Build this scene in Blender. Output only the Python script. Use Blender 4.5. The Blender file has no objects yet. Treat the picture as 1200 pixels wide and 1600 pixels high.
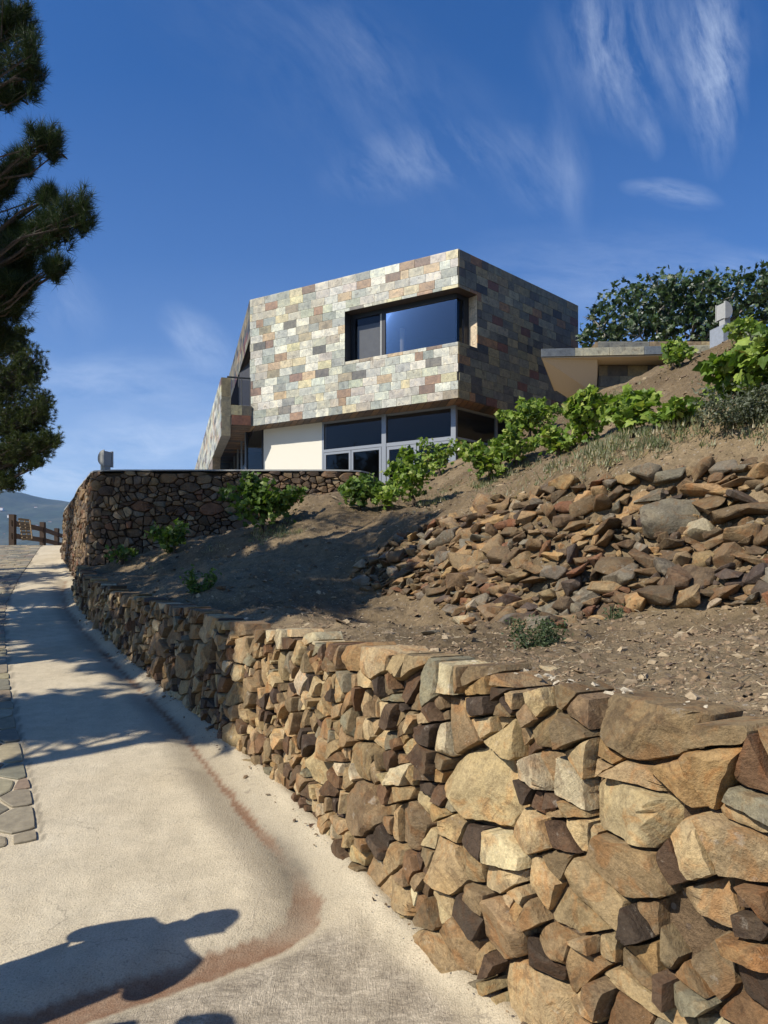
import bpy, bmesh, math, random
import numpy as np
from mathutils import Vector
rng = np.random.default_rng(7)
random.seed(7)
S = bpy.context.scene
COL = S.collection
rad = math.radians

# ------------------------------------------------------------ camera, sky, sun, exposure
F = 1155.0; HZ = 920.0; EYE = 1.6
cam = bpy.data.cameras.new('camera'); cam.lens = 26.0; cam.sensor_width = 36.0
cam.shift_y = (HZ - 800.0) / 1600.0
cam.clip_start = 0.05; cam.clip_end = 20000
co = bpy.data.objects.new('camera', cam); COL.objects.link(co)
co.location = (0, 0, EYE); co.rotation_euler = (rad(90), 0, 0); S.camera = co

SUN_EL = 42.0
SD = Vector((-.83, -.56, 0)).normalized() * math.cos(rad(SUN_EL)); SD.z = math.sin(rad(SUN_EL))
sl = bpy.data.lights.new('sun', 'SUN'); sl.energy = 5.0; sl.angle = rad(0.5); sl.color = (1.0, .945, .85)
so = bpy.data.objects.new('sun', sl); COL.objects.link(so); so.location = (-20, -15, 30)
so.rotation_euler = (-SD).to_track_quat('-Z', 'Y').to_euler()

W = bpy.data.worlds.new('World'); S.world = W; W.use_nodes = True
S.view_settings.view_transform = 'Standard'; S.view_settings.look = 'None'
S.view_settings.exposure = 0.38; S.view_settings.gamma = 1.0
S.render.engine = 'CYCLES'
S.cycles.use_denoising = True
S.cycles.max_bounces = 6; S.cycles.transparent_max_bounces = 12; S.cycles.volume_bounces = 0
S.cycles.caustics_reflective = False; S.cycles.caustics_refractive = False

class NT:
    """small helper to write node trees as expressions"""
    def __init__(s, tree): s.t = tree; s.n = tree.nodes; s.l = tree.links
    def put(s, sock, v):
        if v is None: return
        if isinstance(v, bpy.types.NodeSocket): s.l.new(v, sock)
        else:
            if hasattr(sock, 'default_value'):
                try: sock.default_value = v
                except Exception:
                    if isinstance(v, (int, float)): sock.default_value = (v, v, v)
                    elif len(v) == 3: sock.default_value = (*v, 1)
    def math(s, op, a, b=None, c=None, clamp=False):
        m = s.n.new('ShaderNodeMath'); m.operation = op; m.use_clamp = clamp
        s.put(m.inputs[0], a); s.put(m.inputs[1], b)
        if c is not None: s.put(m.inputs[2], c)
        return m.outputs[0]
    def vmath(s, op, a, b=None, scale=None):
        m = s.n.new('ShaderNodeVectorMath'); m.operation = op
        s.put(m.inputs[0], a); s.put(m.inputs[1], b)
        if scale is not None: s.put(m.inputs[3], scale)
        return m.outputs[0]
    def mapping(s, vec, scale=(1, 1, 1), loc=(0, 0, 0), rot=(0, 0, 0)):
        m = s.n.new('ShaderNodeMapping'); s.put(m.inputs[0], vec)
        m.inputs['Location'].default_value = loc; m.inputs['Rotation'].default_value = rot
        m.inputs['Scale'].default_value = scale
        return m.outputs[0]
    def noise(s, vec, scale, detail=4, rough=.55, dist=0, out=0):
        m = s.n.new('ShaderNodeTexNoise'); s.put(m.inputs['Vector'], vec)
        m.inputs['Scale'].default_value = scale; m.inputs['Detail'].default_value = detail
        m.inputs['Roughness'].default_value = rough; m.inputs['Distortion'].default_value = dist
        return m.outputs[out]
    def voro(s, vec, scale, feature='F1', out='Distance', rand=1):
        m = s.n.new('ShaderNodeTexVoronoi'); m.feature = feature
        s.put(m.inputs['Vector'], vec); m.inputs['Scale'].default_value = scale
        m.inputs['Randomness'].default_value = rand
        return m.outputs[out]
    def ramp(s, f, stops, interp='LINEAR'):
        m = s.n.new('ShaderNodeValToRGB'); s.put(m.inputs[0], f)
        cr = m.color_ramp; cr.interpolation = interp
        while len(cr.elements) > 1: cr.elements.remove(cr.elements[-1])
        for i, (p, c) in enumerate(stops):
            if isinstance(c, (int, float)): c = (c, c, c)
            e = cr.elements[0] if i == 0 else cr.elements.new(p)
            e.position = p; e.color = (*c[:3], 1)
        return m.outputs[0]
    def mix(s, f, a, b, mode='MIX'):
        m = s.n.new('ShaderNodeMix'); m.data_type = 'RGBA'; m.blend_type = mode; m.clamp_factor = True
        s.put(m.inputs[0], f)
        for k, v in ((6, a), (7, b)):
            if isinstance(v, (int, float)): v = (v, v, v, 1)
            elif isinstance(v, tuple) and len(v) == 3: v = (*v, 1)
            s.put(m.inputs[k], v)
        return m.outputs[2]
    def attr(s, name, out='Color'):
        m = s.n.new('ShaderNodeAttribute'); m.attribute_name = name
        return m.outputs[out]
    def pos(s, which='Object'):
        return s.n.new('ShaderNodeTexCoord').outputs[which]
    def bump(s, h, strength=.5, dist=.02, normal=None):
        m = s.n.new('ShaderNodeBump'); s.put(m.inputs['Height'], h)
        m.inputs['Strength'].default_value = strength; m.inputs['Distance'].default_value = dist
        if normal is not None: s.put(m.inputs['Normal'], normal)
        return m.outputs[0]

# sky with thin cirrus, fixed to directions on the sky
def build_sky():
    g = NT(W.node_tree); g.n.clear()
    sk = g.n.new('ShaderNodeTexSky'); sk.sky_type = 'NISHITA'; sk.sun_disc = False
    sk.sun_elevation = rad(SUN_EL); sk.sun_rotation = math.atan2(SD.x, SD.y) % (2 * math.pi)
    sk.altitude = 900; sk.air_density = 1.0; sk.dust_density = .4; sk.ozone_density = 3.0
    d = g.n.new('ShaderNodeTexCoord').outputs['Generated']
    sp = g.n.new('ShaderNodeSeparateXYZ'); g.put(sp.inputs[0], d)
    x, y, z = sp.outputs
    yy = g.math('MAXIMUM', y, .05)
    a = g.math('DIVIDE', x, yy); b = g.math('DIVIDE', z, yy)
    cv = g.n.new('ShaderNodeCombineXYZ'); g.put(cv.inputs[0], a); g.put(cv.inputs[1], b)
    ab = cv.outputs[0]
    warp = g.noise(ab, 3.0, 3, .5, out=1)
    w2 = g.vmath('SCALE', g.vmath('SUBTRACT', warp, (.5, .5, .5)), scale=.07)
    abw = g.vmath('ADD', ab, w2)
    def streak(rot, sx, sy, lo, hi, det=7):
        def tm(a_, b_):
            m = g.n.new('ShaderNodeMapping'); m.vector_type = 'TEXTURE'; g.put(m.inputs[0], abw)
            m.inputs['Rotation'].default_value = (0, 0, rad(rot)); m.inputs['Scale'].default_value = (1 / a_, 1 / b_, 1)
            return m.outputs[0]
        n = g.noise(tm(sx, sy), 1.0, det, .6, .5)
        fine = g.noise(tm(sx * 3.5, sy * 2.4), 1.0, 8, .7, .3)
        return g.ramp(g.math('ADD', g.math('MULTIPLY', n, .6), g.math('MULTIPLY', fine, .4)), [(lo, 0), (hi, 1)])
    def blob(px, py, rx, ry, rot, amp):
        m = g.mapping(abw, (F / rx, F / ry, 1))
        mm = g.n.new('ShaderNodeMapping'); mm.vector_type = 'TEXTURE'
        g.put(mm.inputs[0], abw)
        mm.inputs['Location'].default_value = ((px - 600) / F, (HZ - py) / F, 0)
        mm.inputs['Rotation'].default_value = (0, 0, rad(rot))
        mm.inputs['Scale'].default_value = (rx / F, ry / F, 1)
        r = g.vmath('LENGTH', mm.outputs[0]); r = r.node.outputs['Value']
        v = g.math('SUBTRACT', 1, r, clamp=True)
        v = g.math('SMOOTH_MIN', v, .8, .3)
        return g.math('MULTIPLY', v, amp)
    sv = streak(-78, 4, 17, .40, .70)      # tall streaks on the right
    sh = streak(-6, 3.0, 14, .40, .72)     # flat streaks low on the left
    sd = streak(-48, 4, 15, .42, .74)
    def acc(lst):
        t = lst[0]
        for q in lst[1:]: t = g.math('ADD', t, q)
        return t
    mv = acc([blob(1118, 100, 60, 190, -4, 1.25), blob(1010, 60, 200, 160, 10, .5), blob(950, 90, 60, 160, 20, .45),
              blob(880, 260, 40, 120, 8, .35), blob(1012, 215, 20, 40, 0, .5)])
    mh = acc([blob(250, 690, 330, 55, 0, .85), blob(180, 600, 240, 60, -4, .6), blob(1040, 305, 90, 26, -10, .85),
              blob(90, 742, 160, 34, 0, 1.5), blob(1000, 440, 330, 100, -5, .4), blob(1130, 470, 260, 70, 20, .45), blob(-200, 600, 300, 200, 0, .5), blob(1700, 500, 400, 200, 0, .6)])
    md = acc([blob(310, 540, 90, 50, -40, .8), blob(100, 480, 90, 60, -40, .35), blob(660, 250, 190, 60, 12, .5), blob(840, 270, 90, 70, -60, .4), blob(560, 90, 120, 60, -40, .2),
              blob(540, 130, 400, 160, -30, .18)])
    c = acc([g.math('MULTIPLY', sv, mv), g.math('MULTIPLY', sh, g.math('MULTIPLY', mh, 1.35)), g.math('MULTIPLY', sd, md)])
    hz = g.ramp(b, [(0.0, .45), (.15, .26), (.28, .10), (.45, .03), (.7, .0)])
    fac = g.math('MINIMUM', g.math('MULTIPLY', c, .58), .8)
    hs = g.n.new('ShaderNodeHueSaturation'); hs.inputs['Saturation'].default_value = SKY_SAT
    hs.inputs['Hue'].default_value = SKY_HUE
    g.put(hs.inputs['Color'], sk.outputs[0])
    fac = g.math('ADD', fac, hz, clamp=True)
    cl = g.mix(fac, hs.outputs[0], (6.6, 7.5, 8.8))
    bg = g.n.new('ShaderNodeBackground'); g.put(bg.inputs[0], cl); bg.inputs[1].default_value = SKY_STR
    o = g.n.new('ShaderNodeOutputWorld'); g.put(o.inputs[0], bg.outputs[0])
SKY_SAT = 1.33; SKY_HUE = .511; SKY_STR = .108
build_sky()

# ------------------------------------------------------------ mesh helpers
def s2l(c): 
    c = np.asarray(c, float) / 255.0
    return tuple(np.where(c <= .04045, c / 12.92, ((c + .055) / 1.055) ** 2.4))
class MB:
    def __init__(s): s.v = []; s.f = []; s.c = []; s.r = []; s.n = 0
    def add(s, v, f, col=(.5, .5, .5), rnd=0.0):
        v = np.asarray(v, float).reshape(-1, 3); k = len(v)
        s.v.append(v); n = s.n
        s.f.extend([tuple(i + n for i in q) for q in f])
        c = np.asarray(col, float)
        s.c.append(np.broadcast_to(c, (k, 3)) if c.ndim == 1 else c)
        s.r.append(np.broadcast_to(np.asarray(rnd, float), (k,)))
        s.n += k
    def build(s, name, mat, parent=None, smooth=None, mats=None):
        v = np.concatenate(s.v)
        q = parent
        while q is not None: v = v - np.array(q.location); q = q.parent
        me = bpy.data.meshes.new(name); me.from_pydata(v.tolist() if len(v) < 1 else v, [], s.f)
        a = me.color_attributes.new('Col', 'FLOAT_COLOR', 'POINT')
        c = np.ones((s.n, 4)); c[:, :3] = np.concatenate(s.c); a.data.foreach_set('color', c.ravel())
        b = me.attributes.new('rnd', 'FLOAT', 'POINT'); b.data.foreach_set('value', np.concatenate(s.r))
        me.materials.append(mat)
        if smooth is not None:
            me.shade_smooth()
            if smooth < 180: me.set_sharp_from_angle(angle=rad(smooth))
        me.update()
        o = bpy.data.objects.new(name, me); COL.objects.link(o)
        if parent is not None: o.parent = parent
        return o
    def box(s, x0, x1, y0, y1, z0, z1, col=(.5,)*3, rnd=0, xf=None):
        v = np.array([(x, y, z) for z in (z0, z1) for y in (y0, y1) for x in (x0, x1)], float)
        if xf: v = xf(v)
        s.add(v, [(0, 2, 3, 1), (4, 5, 7, 6), (0, 1, 5, 4), (2, 6, 7, 3), (0, 4, 6, 2), (1, 3, 7, 5)], col, rnd)
    def obox(s, p, u, v, w, col=(.5,)*3, rnd=0):
        p, u, v, w = map(lambda q: np.asarray(q, float), (p, u, v, w))
        vs = [p + a * u + b * v + c * w for c in (0, 1) for b in (0, 1) for a in (0, 1)]
        s.add(vs, [(0, 2, 3, 1), (4, 5, 7, 6), (0, 1, 5, 4), (2, 6, 7, 3), (0, 4, 6, 2), (1, 3, 7, 5)], col, rnd)
    def tube(s, pts, rr, k=6, col=(.5,)*3, rnd=0, cap=True):
        pts = np.asarray(pts, float); n = len(pts)
        rr = np.broadcast_to(np.asarray(rr, float), (n,))
        t = np.gradient(pts, axis=0); t /= np.linalg.norm(t, axis=1)[:, None] + 1e-9
        ref = np.array([0, 0, 1.]) if abs(t[0, 2]) < .9 else np.array([1., 0, 0])
        a = np.cross(t, ref); a /= np.linalg.norm(a, axis=1)[:, None] + 1e-9
        b = np.cross(t, a)
        ang = np.arange(k) * 2 * math.pi / k
        v = pts[:, None] + rr[:, None, None] * (np.cos(ang)[None, :, None] * a[:, None] + np.sin(ang)[None, :, None] * b[:, None])
        f = [(i * k + j, i * k + (j + 1) % k, (i + 1) * k + (j + 1) % k, (i + 1) * k + j) for i in range(n - 1) for j in range(k)]
        if cap: f += [tuple(range(k))[::-1], tuple((n - 1) * k + j for j in range(k))]
        s.add(v.reshape(-1, 3), f, col, rnd)
    def prism(s, pts, w, col=(.5,)*3, rnd=0):
        """planar polygon pts (3D) extruded by vector w"""
        p = np.asarray(pts, float); n = len(p); q = p + np.asarray(w, float)
        f = [tuple(range(n))[::-1], tuple(range(n, 2 * n))] + [(i, (i + 1) % n, n + (i + 1) % n, n + i) for i in range(n)]
        s.add(np.vstack([p, q]), f, col, rnd)
def tag(o, label=None, cat=None, group=None, kind=None):
    if label: o['label'] = label
    if cat: o['category'] = cat
    if group: o['group'] = group
    if kind: o['kind'] = kind
    return o
def empty(name, loc, label, cat, group=None):
    o = bpy.data.objects.new(name, None); COL.objects.link(o); o.location = loc; o.empty_display_size = .2
    return tag(o, label, cat, group)
def P(px, py, Y): return np.array([(px - 600) / F * Y, Y, EYE + (HZ - py) / F * Y])

# value noise
def _h(ix, iy, seed):
    n = (ix.astype(np.int64) * 374761393 + iy.astype(np.int64) * 668265263 + seed * 144269) & 0xffffffff
    n = ((n ^ (n >> 13)) * 1274126177) & 0xffffffff
    return ((n ^ (n >> 16)) & 0xffffff) / float(0xffffff)
def vn(x, y, seed=0):
    x = np.asarray(x, float); y = np.asarray(y, float)
    ix = np.floor(x); iy = np.floor(y); fx = x - ix; fy = y - iy
    fx = fx * fx * (3 - 2 * fx); fy = fy * fy * (3 - 2 * fy)
    a = _h(ix, iy, seed); b = _h(ix + 1, iy, seed); c = _h(ix, iy + 1, seed); d = _h(ix + 1, iy + 1, seed)
    return (a * (1 - fx) + b * fx) * (1 - fy) + (c * (1 - fx) + d * fx) * fy
def fbm(x, y, oct=4, seed=0, gain=.5):
    t = 0; a = 1; s = 0
    for k in range(oct):
        t = t + a * (vn(x * 2 ** k, y * 2 ** k, seed + k) - .5); s += a; a *= gain
    return t / s * 2
def sstep(a, b, x):
    t = np.clip((x - a) / (b - a), 0, 1); return t * t * (3 - 2 * t)

# ------------------------------------------------------------ materials
def mat(name):
    m = bpy.data.materials.new(name); m.use_nodes = True
    g = NT(m.node_tree); bs = g.n['Principled BSDF']
    return m, g, bs
def m_plain(name, col, rough=.6, metal=0, nscale=30, namp=.15, bump=.1, bdist=.003, spec=.4):
    m, g, b = mat(name); p = g.pos()
    n = g.noise(p, nscale, 5)
    c = g.mix(g.math('MULTIPLY', n, 1), tuple(np.array(col) * (1 - namp)), tuple(np.minimum(np.array(col) * (1 + namp), 1)))
    g.put(b.inputs['Base Color'], c); b.inputs['Roughness'].default_value = rough; b.inputs['Metallic'].default_value = metal
    b.inputs['Specular IOR Level'].default_value = spec
    g.put(b.inputs['Normal'], g.bump(n, bump, bdist))
    return m
def rndvec(g, p):
    r = g.attr('rnd', 'Fac')
    cv = g.n.new('ShaderNodeCombineXYZ'); g.put(cv.inputs[0], g.math('MULTIPLY', r, 37.7)); g.put(cv.inputs[1], g.math('MULTIPLY', r, 91.3)); g.put(cv.inputs[2], g.math('MULTIPLY', r, 53.1))
    rot = g.n.new('ShaderNodeVectorRotate'); rot.rotation_type = 'EULER_XYZ'
    g.put(rot.inputs['Vector'], p); ev = g.vmath('SCALE', cv.outputs[0], scale=.11); g.put(rot.inputs['Rotation'], ev)
    return g.vmath('ADD', rot.outputs[0], cv.outputs[0])
def m_stone():
    m, g, b = mat('schist_stone'); p = rndvec(g, g.pos())
    col = g.attr('Col')
    big = g.noise(p, 6, 5, .6)
    fine = g.noise(p, 60, 6, .65)
    lay = g.noise(g.mapping(p, (10, 10, 48)), 1.0, 6, .7, 1.2)
    pit = g.noise(p, 170, 4, .75)
    c = g.mix(1, col, g.ramp(big, [(.25, (.58, .54, .50)), (.48, (1, 1, 1)), (.72, (1.32, 1.26, 1.14))]), 'MULTIPLY')
    rust = g.ramp(g.noise(p, 7, 5, .65, 1.2), [(.50, 0), (.62, 1)])
    c = g.mix(g.math('MULTIPLY', rust, .5), c, g.mix(1, col, (1.05, .66, .36), 'MULTIPLY'))
    dk = g.ramp(g.noise(p, 6, 6, .7, 1.2), [(.54, 0), (.62, .65)])
    c = g.mix(dk, c, g.mix(1, col, (.45, .40, .38), 'MULTIPLY'))
    c = g.mix(1, c, g.ramp(fine, [(.3, .72), (.55, 1.05), (.8, 1.3)]), 'MULTIPLY')
    c = g.mix(1, c, g.ramp(lay, [(.3, .86), (.5, 1.0), (.7, 1.08)]), 'MULTIPLY')
    dust = g.ramp(g.noise(p, 14, 5, .7), [(.62, 0), (.72, .5)])
    c = g.mix(dust, c, (.42, .37, .29))
    g.put(b.inputs['Base Color'], c)
    b.inputs['Roughness'].default_value = .78; b.inputs['Specular IOR Level'].default_value = .3
    h = g.math('ADD', g.math('MULTIPLY', lay, .45), g.math('MULTIPLY', fine, .55))
    h = g.math('ADD', h, g.math('MULTIPLY', big, 1.3)); h = g.math('ADD', h, g.math('MULTIPLY', pit, .22))
    c = g.mix(1, c, g.ramp(pit, [(.3, .75), (.5, 1.0), (.7, 1.12)]), 'MULTIPLY'); g.put(b.inputs['Base Color'], c)
    g.put(b.inputs['Normal'], g.bump(h, .95, .014))
    return m
M_STONE = m_stone()
def m_dirt():
    m, g, b = mat('dirt'); p = g.pos(); col = g.attr('Col')
    n1 = g.noise(p, 1.3, 4); n2 = g.noise(p, 14, 6, .65); n3 = g.noise(p, 90, 5, .7)
    v = g.voro(p, 38, 'F1', 'Color'); vd = g.voro(p, 38)
    vs = g.n.new('ShaderNodeSeparateColor'); g.put(vs.inputs[0], v)
    c = g.mix(1, col, g.ramp(n1, [(.3, (.8, .78, .76)), (.7, (1.15, 1.12, 1.1))]), 'MULTIPLY')
    c = g.mix(1, c, g.ramp(n2, [(.3, .65), (.5, 1), (.75, 1.3)]), 'MULTIPLY')
    c = g.mix(1, c, g.ramp(n3, [(.3, .7), (.7, 1.3)]), 'MULTIPLY')
    peb = g.math('MULTIPLY', g.math('GREATER_THAN', vs.outputs[0], .82), g.math('LESS_THAN', vd, .38))
    c = g.mix(g.math('MULTIPLY', peb, .6), c, g.mix(vs.outputs[1], (.15, .11, .08), (.42, .36, .28)))
    g.put(b.inputs['Base Color'], c); b.inputs['Roughness'].default_value = .95; b.inputs['Specular IOR Level'].default_value = .15
    h = g.math('ADD', g.math('MULTIPLY', n2, 1.0), g.math('MULTIPLY', n3, .5)); h = g.math('ADD', h, g.math('MULTIPLY', peb, .4))
    g.put(b.inputs['Normal'], g.bump(h, 1.0, .03))
    return m
M_DIRT = m_dirt()
def m_concrete_road():
    # Col.r = rust stain, Col.g = grey grime in the gutter, Col.b = brown lower slab
    m, g, b = mat('brushed_concrete'); p = g.pos()
    sp = g.n.new('ShaderNodeSeparateColor'); g.put(sp.inputs[0], g.attr('Col'))
    n1 = g.noise(p, .9, 5, .6); n2 = g.noise(p, 7, 5, .6); n3 = g.noise(p, 130, 4, .7)
    swirl = g.noise(g.mapping(p, (60, 8, 20), rot=(0, 0, rad(35))), 1.0, 5, .65, 2.2)
    base = g.ramp(n1, [(.3, (.47, .39, .26)), (.55, (.55, .465, .32)), (.75, (.61, .53, .38))])
    n4 = g.noise(g.mapping(p, (14, 34, 20), rot=(0, 0, rad(-30))), 1.0, 7, .75, 1.5)
    slab = g.mix(1, g.ramp(n2, [(.3, (.31, .255, .18)), (.7, (.43, .365, .265))]), g.ramp(n4, [(.35, .68), (.5, 1), (.62, 1.35)]), 'MULTIPLY')
    sm = g.math('ADD', sp.outputs[2], g.math('MULTIPLY', g.math('SUBTRACT', g.noise(p, 5, 5, .7), .5), 1.1), clamp=True)
    c = g.mix(g.math('MULTIPLY', sm, sp.outputs[2]), base, slab)
    c = g.mix(1, c, g.ramp(n2, [(.3, .86), (.6, 1.05)]), 'MULTIPLY')
    c = g.mix(1, c, g.ramp(n3, [(.26, .42), (.44, .96), (.75, 1.22)]), 'MULTIPLY')
    fl = g.noise(p, 30, 4, .7)
    c = g.mix(g.ramp(fl, [(.62, 0), (.68, .45)]), c, (.22, .185, .135))
    cr = g.voro(g.vmath('ADD', p, g.vmath('SCALE', g.noise(p, 3, 4, .6, out=1), scale=.5)), 1.1, 'DISTANCE_TO_EDGE')
    crm = g.math('MULTIPLY', g.ramp(cr, [(0, 1), (.006, 0)]), g.ramp(g.noise(p, 2.2, 2), [(.5, 0), (.6, .5)]))
    c = g.mix(crm, c, (.16, .13, .1))
    gm = g.math('MULTIPLY', sp.outputs[1], g.ramp(n2, [(.25, .5), (.65, 1)]))
    c = g.mix(gm, c, (.17, .145, .105))
    rm = g.math('MULTIPLY', sp.outputs[0], g.ramp(g.noise(p, 11, 5, .7), [(.25, .7), (.6, 1)]))
    c = g.mix(rm, c, g.ramp(n3, [(.3, (.17, .092, .05)), (.7, (.29, .17, .10))]))
    g.put(b.inputs['Base Color'], c); b.inputs['Roughness'].default_value = .9; b.inputs['Specular IOR Level'].default_value = .2
    h = g.math('ADD', g.math('MULTIPLY', n3, .8), g.math('MULTIPLY', swirl, g.math('ADD', .35, g.math('MULTIPLY', sp.outputs[2], .5))))
    h = g.math('ADD', h, g.math('MULTIPLY', fl, .5))
    g.put(b.inputs['Normal'], g.bump(h, .9, .009))
    return m
M_ROAD = m_concrete_road()
def m_tile():
    m, g, b = mat('slate_tile'); p = rndvec(g, g.pos()); col = g.attr('Col')
    n1 = g.noise(p, 5.5, 5, .65, .4); n2 = g.noise(p, 26, 6, .7)
    sp = g.noise(p, 8, 6, .78, .8)
    c = g.mix(1, col, g.ramp(n1, [(.28, (.55, .56, .56)), (.5, (1, 1, 1)), (.72, (1.4, 1.32, 1.15))]), 'MULTIPLY')
    c = g.mix(g.ramp(sp, [(.55, 0), (.63, .75)]), c, g.mix(1, col, (.42, .36, .33), 'MULTIPLY'))
    c = g.mix(g.ramp(sp, [(.3, .5), (.38, 0)]), c, g.mix(1, col, (1.5, 1.38, 1.2), 'MULTIPLY'))
    c = g.mix(1, c, g.ramp(n2, [(.3, .8), (.7, 1.18)]), 'MULTIPLY')
    g.put(b.inputs['Base Color'], c); b.inputs['Roughness'].default_value = .5; b.inputs['Specular IOR Level'].default_value = .45
    g.put(b.inputs['Normal'], g.bump(g.math('ADD', n1, g.math('MULTIPLY', n2, .4)), .35, .012))
    return m
M_TILE = m_tile()
def m_leaf(name, rough=.5, trans=.35, spec=.35):
    m, g, b = mat(name); col = g.attr('Col')
    n = g.noise(g.pos(), 25, 3)
    c = g.mix(1, col, g.ramp(n, [(.3, .8), (.7, 1.2)]), 'MULTIPLY')
    g.put(b.inputs['Base Color'], c); b.inputs['Roughness'].default_value = rough; b.inputs['Specular IOR Level'].default_value = spec
    tr = g.n.new('ShaderNodeBsdfTranslucent'); g.put(tr.inputs[0], g.mix(1, c, (1.2, 1.35, .6), 'MULTIPLY'))
    mx = g.n.new('ShaderNodeMixShader'); mx.inputs[0].default_value = trans
    g.l.new(b.outputs[0], mx.inputs[1]); g.l.new(tr.outputs[0], mx.inputs[2])
    g.l.new(mx.outputs[0], g.n['Material Output'].inputs[0])
    return m
M_LEAF = m_leaf('broad_leaf'); M_NEEDLE = m_leaf('pine_needle', .55, .18, .2); M_FIG = m_leaf('fig_leaf', .42, .22, .45)
def m_col(name, rough=.8, ns=40, bump=.5, bd=.01, stretch=(1, 1, 1), spec=.25):
    m, g, b = mat(name); p = g.mapping(g.pos(), stretch); col = g.attr('Col')
    n = g.noise(p, ns, 5, .65)
    g.put(b.inputs['Base Color'], g.mix(1, col, g.ramp(n, [(.3, .7), (.7, 1.25)]), 'MULTIPLY'))
    b.inputs['Roughness'].default_value = rough; b.inputs['Specular IOR Level'].default_value = spec
    g.put(b.inputs['Normal'], g.bump(n, bump, bd)); return m
M_BARK = m_col('bark', .9, 30, .9, .02, (1, 1, .3))
M_WOOD = m_col('weathered_wood', .85, 60, .5, .006)
M_COL = m_col('coloured_surface', .7, 60, .15, .002)
M_GRAVEL = m_col('gravel', .9, 60, .5, .004)
M_WHITE = m_plain('cream_render', (.66, .62, .51), .85, 0, 40, .05, .2, .003, .2)
M_BEIGE = m_plain('beige_render', (.60, .51, .38), .85, 0, 25, .06, .2, .003, .2)
M_CONC = m_plain('pale_concrete', (.34, .34, .32), .85, 0, 18, .2, .4, .004, .2)
M_CONCB = m_plain('blue_grey_concrete', (.25, .275, .31), .85, 0, 14, .25, .4, .004, .2)
M_ALU = m_plain('grey_aluminium', (.25, .265, .28), .4, .35, 90, .05, .05, .001)
M_DARKF = m_plain('black_frame', (.018, .018, .02), .4, 0, 90, .1, .05, .001)
M_DARKIN = m_plain('dark_interior', (.05, .05, .055), .8, 0, 8, .3, .05, .001)
M_CURT = m_plain('grey_curtain', (.30, .29, .27), .9, 0, 6, .2, .2, .01)
M_SKIN = m_plain('skin', (.48, .29, .21), .5, 0, 60, .08, .1, .001)
M_CLOTH1 = m_plain('blue_cotton', (.06, .09, .18), .9, 0, 60, .15, .2, .002)
M_CLOTH2 = m_plain('grey_cotton', (.22, .22, .22), .9, 0, 60, .15, .2, .002)
M_CLOTH3 = m_plain('dark_trousers', (.04, .04, .05), .9, 0, 60, .15, .2, .002)
M_HAIR = m_plain('dark_hair', (.03, .02, .015), .6, 0, 80, .3, .5, .003)
def m_glass(name, ior=1.9, tint=.55):
    m, g, b = mat(name); g.n.remove(b)
    fr = g.n.new('ShaderNodeFresnel'); fr.inputs[0].default_value = ior
    geo = g.n.new('ShaderNodeNewGeometry')
    tr = g.n.new('ShaderNodeBsdfTransparent'); tr.inputs[0].default_value = (tint, tint * 1.02, tint * 1.04, 1)
    gl = g.n.new('ShaderNodeBsdfGlossy'); gl.inputs['Roughness'].default_value = .01; gl.inputs[0].default_value = (.9, .93, .97, 1)
    mx = g.n.new('ShaderNodeMixShader'); g.put(mx.inputs[0], fr.outputs[0])
    g.l.new(tr.outputs[0], mx.inputs[1]); g.l.new(gl.outputs[0], mx.inputs[2])
    g.l.new(mx.outputs[0], g.n['Material Output'].inputs[0])
    return m
M_GLASS = m_glass('coated_window_glass', 1.75, .45); M_GLASS2 = m_glass('clear_glass', 1.33, .6)

def rotm(ax, ay, az):
    ca, sa, cb, sb, cc, sc = math.cos(ax), math.sin(ax), math.cos(ay), math.sin(ay), math.cos(az), math.sin(az)
    return np.array([[cc, -sc, 0], [sc, cc, 0], [0, 0, 1]]) @ np.array([[cb, 0, sb], [0, 1, 0], [-sb, 0, cb]]) @ np.array([[1, 0, 0], [0, ca, -sa], [0, sa, ca]])
# ------------------------------------------------------------ stone packing
def sample_points(u0, u1, v0, v1, rfun, n_try, rg):
    pts = np.zeros((0, 2)); rr = np.zeros(0)
    lim = n_try
    for stage, (mult, tries) in enumerate(((1.5, lim // 8), (1.0, lim // 2), (.62, lim))):
        c = np.column_stack([rg.uniform(u0, u1, tries), rg.uniform(v0, v1, tries)])
        base = rfun(c[:, 0]) * mult * rg.uniform(.8, 1.2, tries)
        newp = []; newr = []
        cell = {}
        cs = .5
        for p, r in list(zip(pts, rr)): cell.setdefault((int(p[0] // cs), int(p[1] // cs)), []).append((p[0], p[1], r))
        for (x, y), r in zip(c, base):
            ok = True; i, j = int(x // cs), int(y // cs)
            for a in (i - 1, i, i + 1):
                for b in (j - 1, j, j + 1):
                    for (qx, qy, qr) in cell.get((a, b), ()):
                        if (qx - x) ** 2 + (qy - y) ** 2 < ((qr + r) * .93) ** 2: ok = False; break
                    if not ok: break
                if not ok: break
            if ok:
                cell.setdefault((i, j), []).append((x, y, r)); newp.append((x, y)); newr.append(r)
        if newp:
            pts = np.vstack([pts, newp]); rr = np.concatenate([rr, newr])
    return pts, rr
def clip(poly, nx, ny, d):
    out = []; n = len(poly)
    for i in range(n):
        a = poly[i]; b = poly[(i + 1) % n]
        da = a[0] * nx + a[1] * ny - d; db = b[0] * nx + b[1] * ny - d
        if da <= 0: out.append(a)
        if (da < 0 < db) or (db < 0 < da):
            t = da / (da - db); out.append((a[0] + t * (b[0] - a[0]), a[1] + t * (b[1] - a[1])))
    return out
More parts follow.
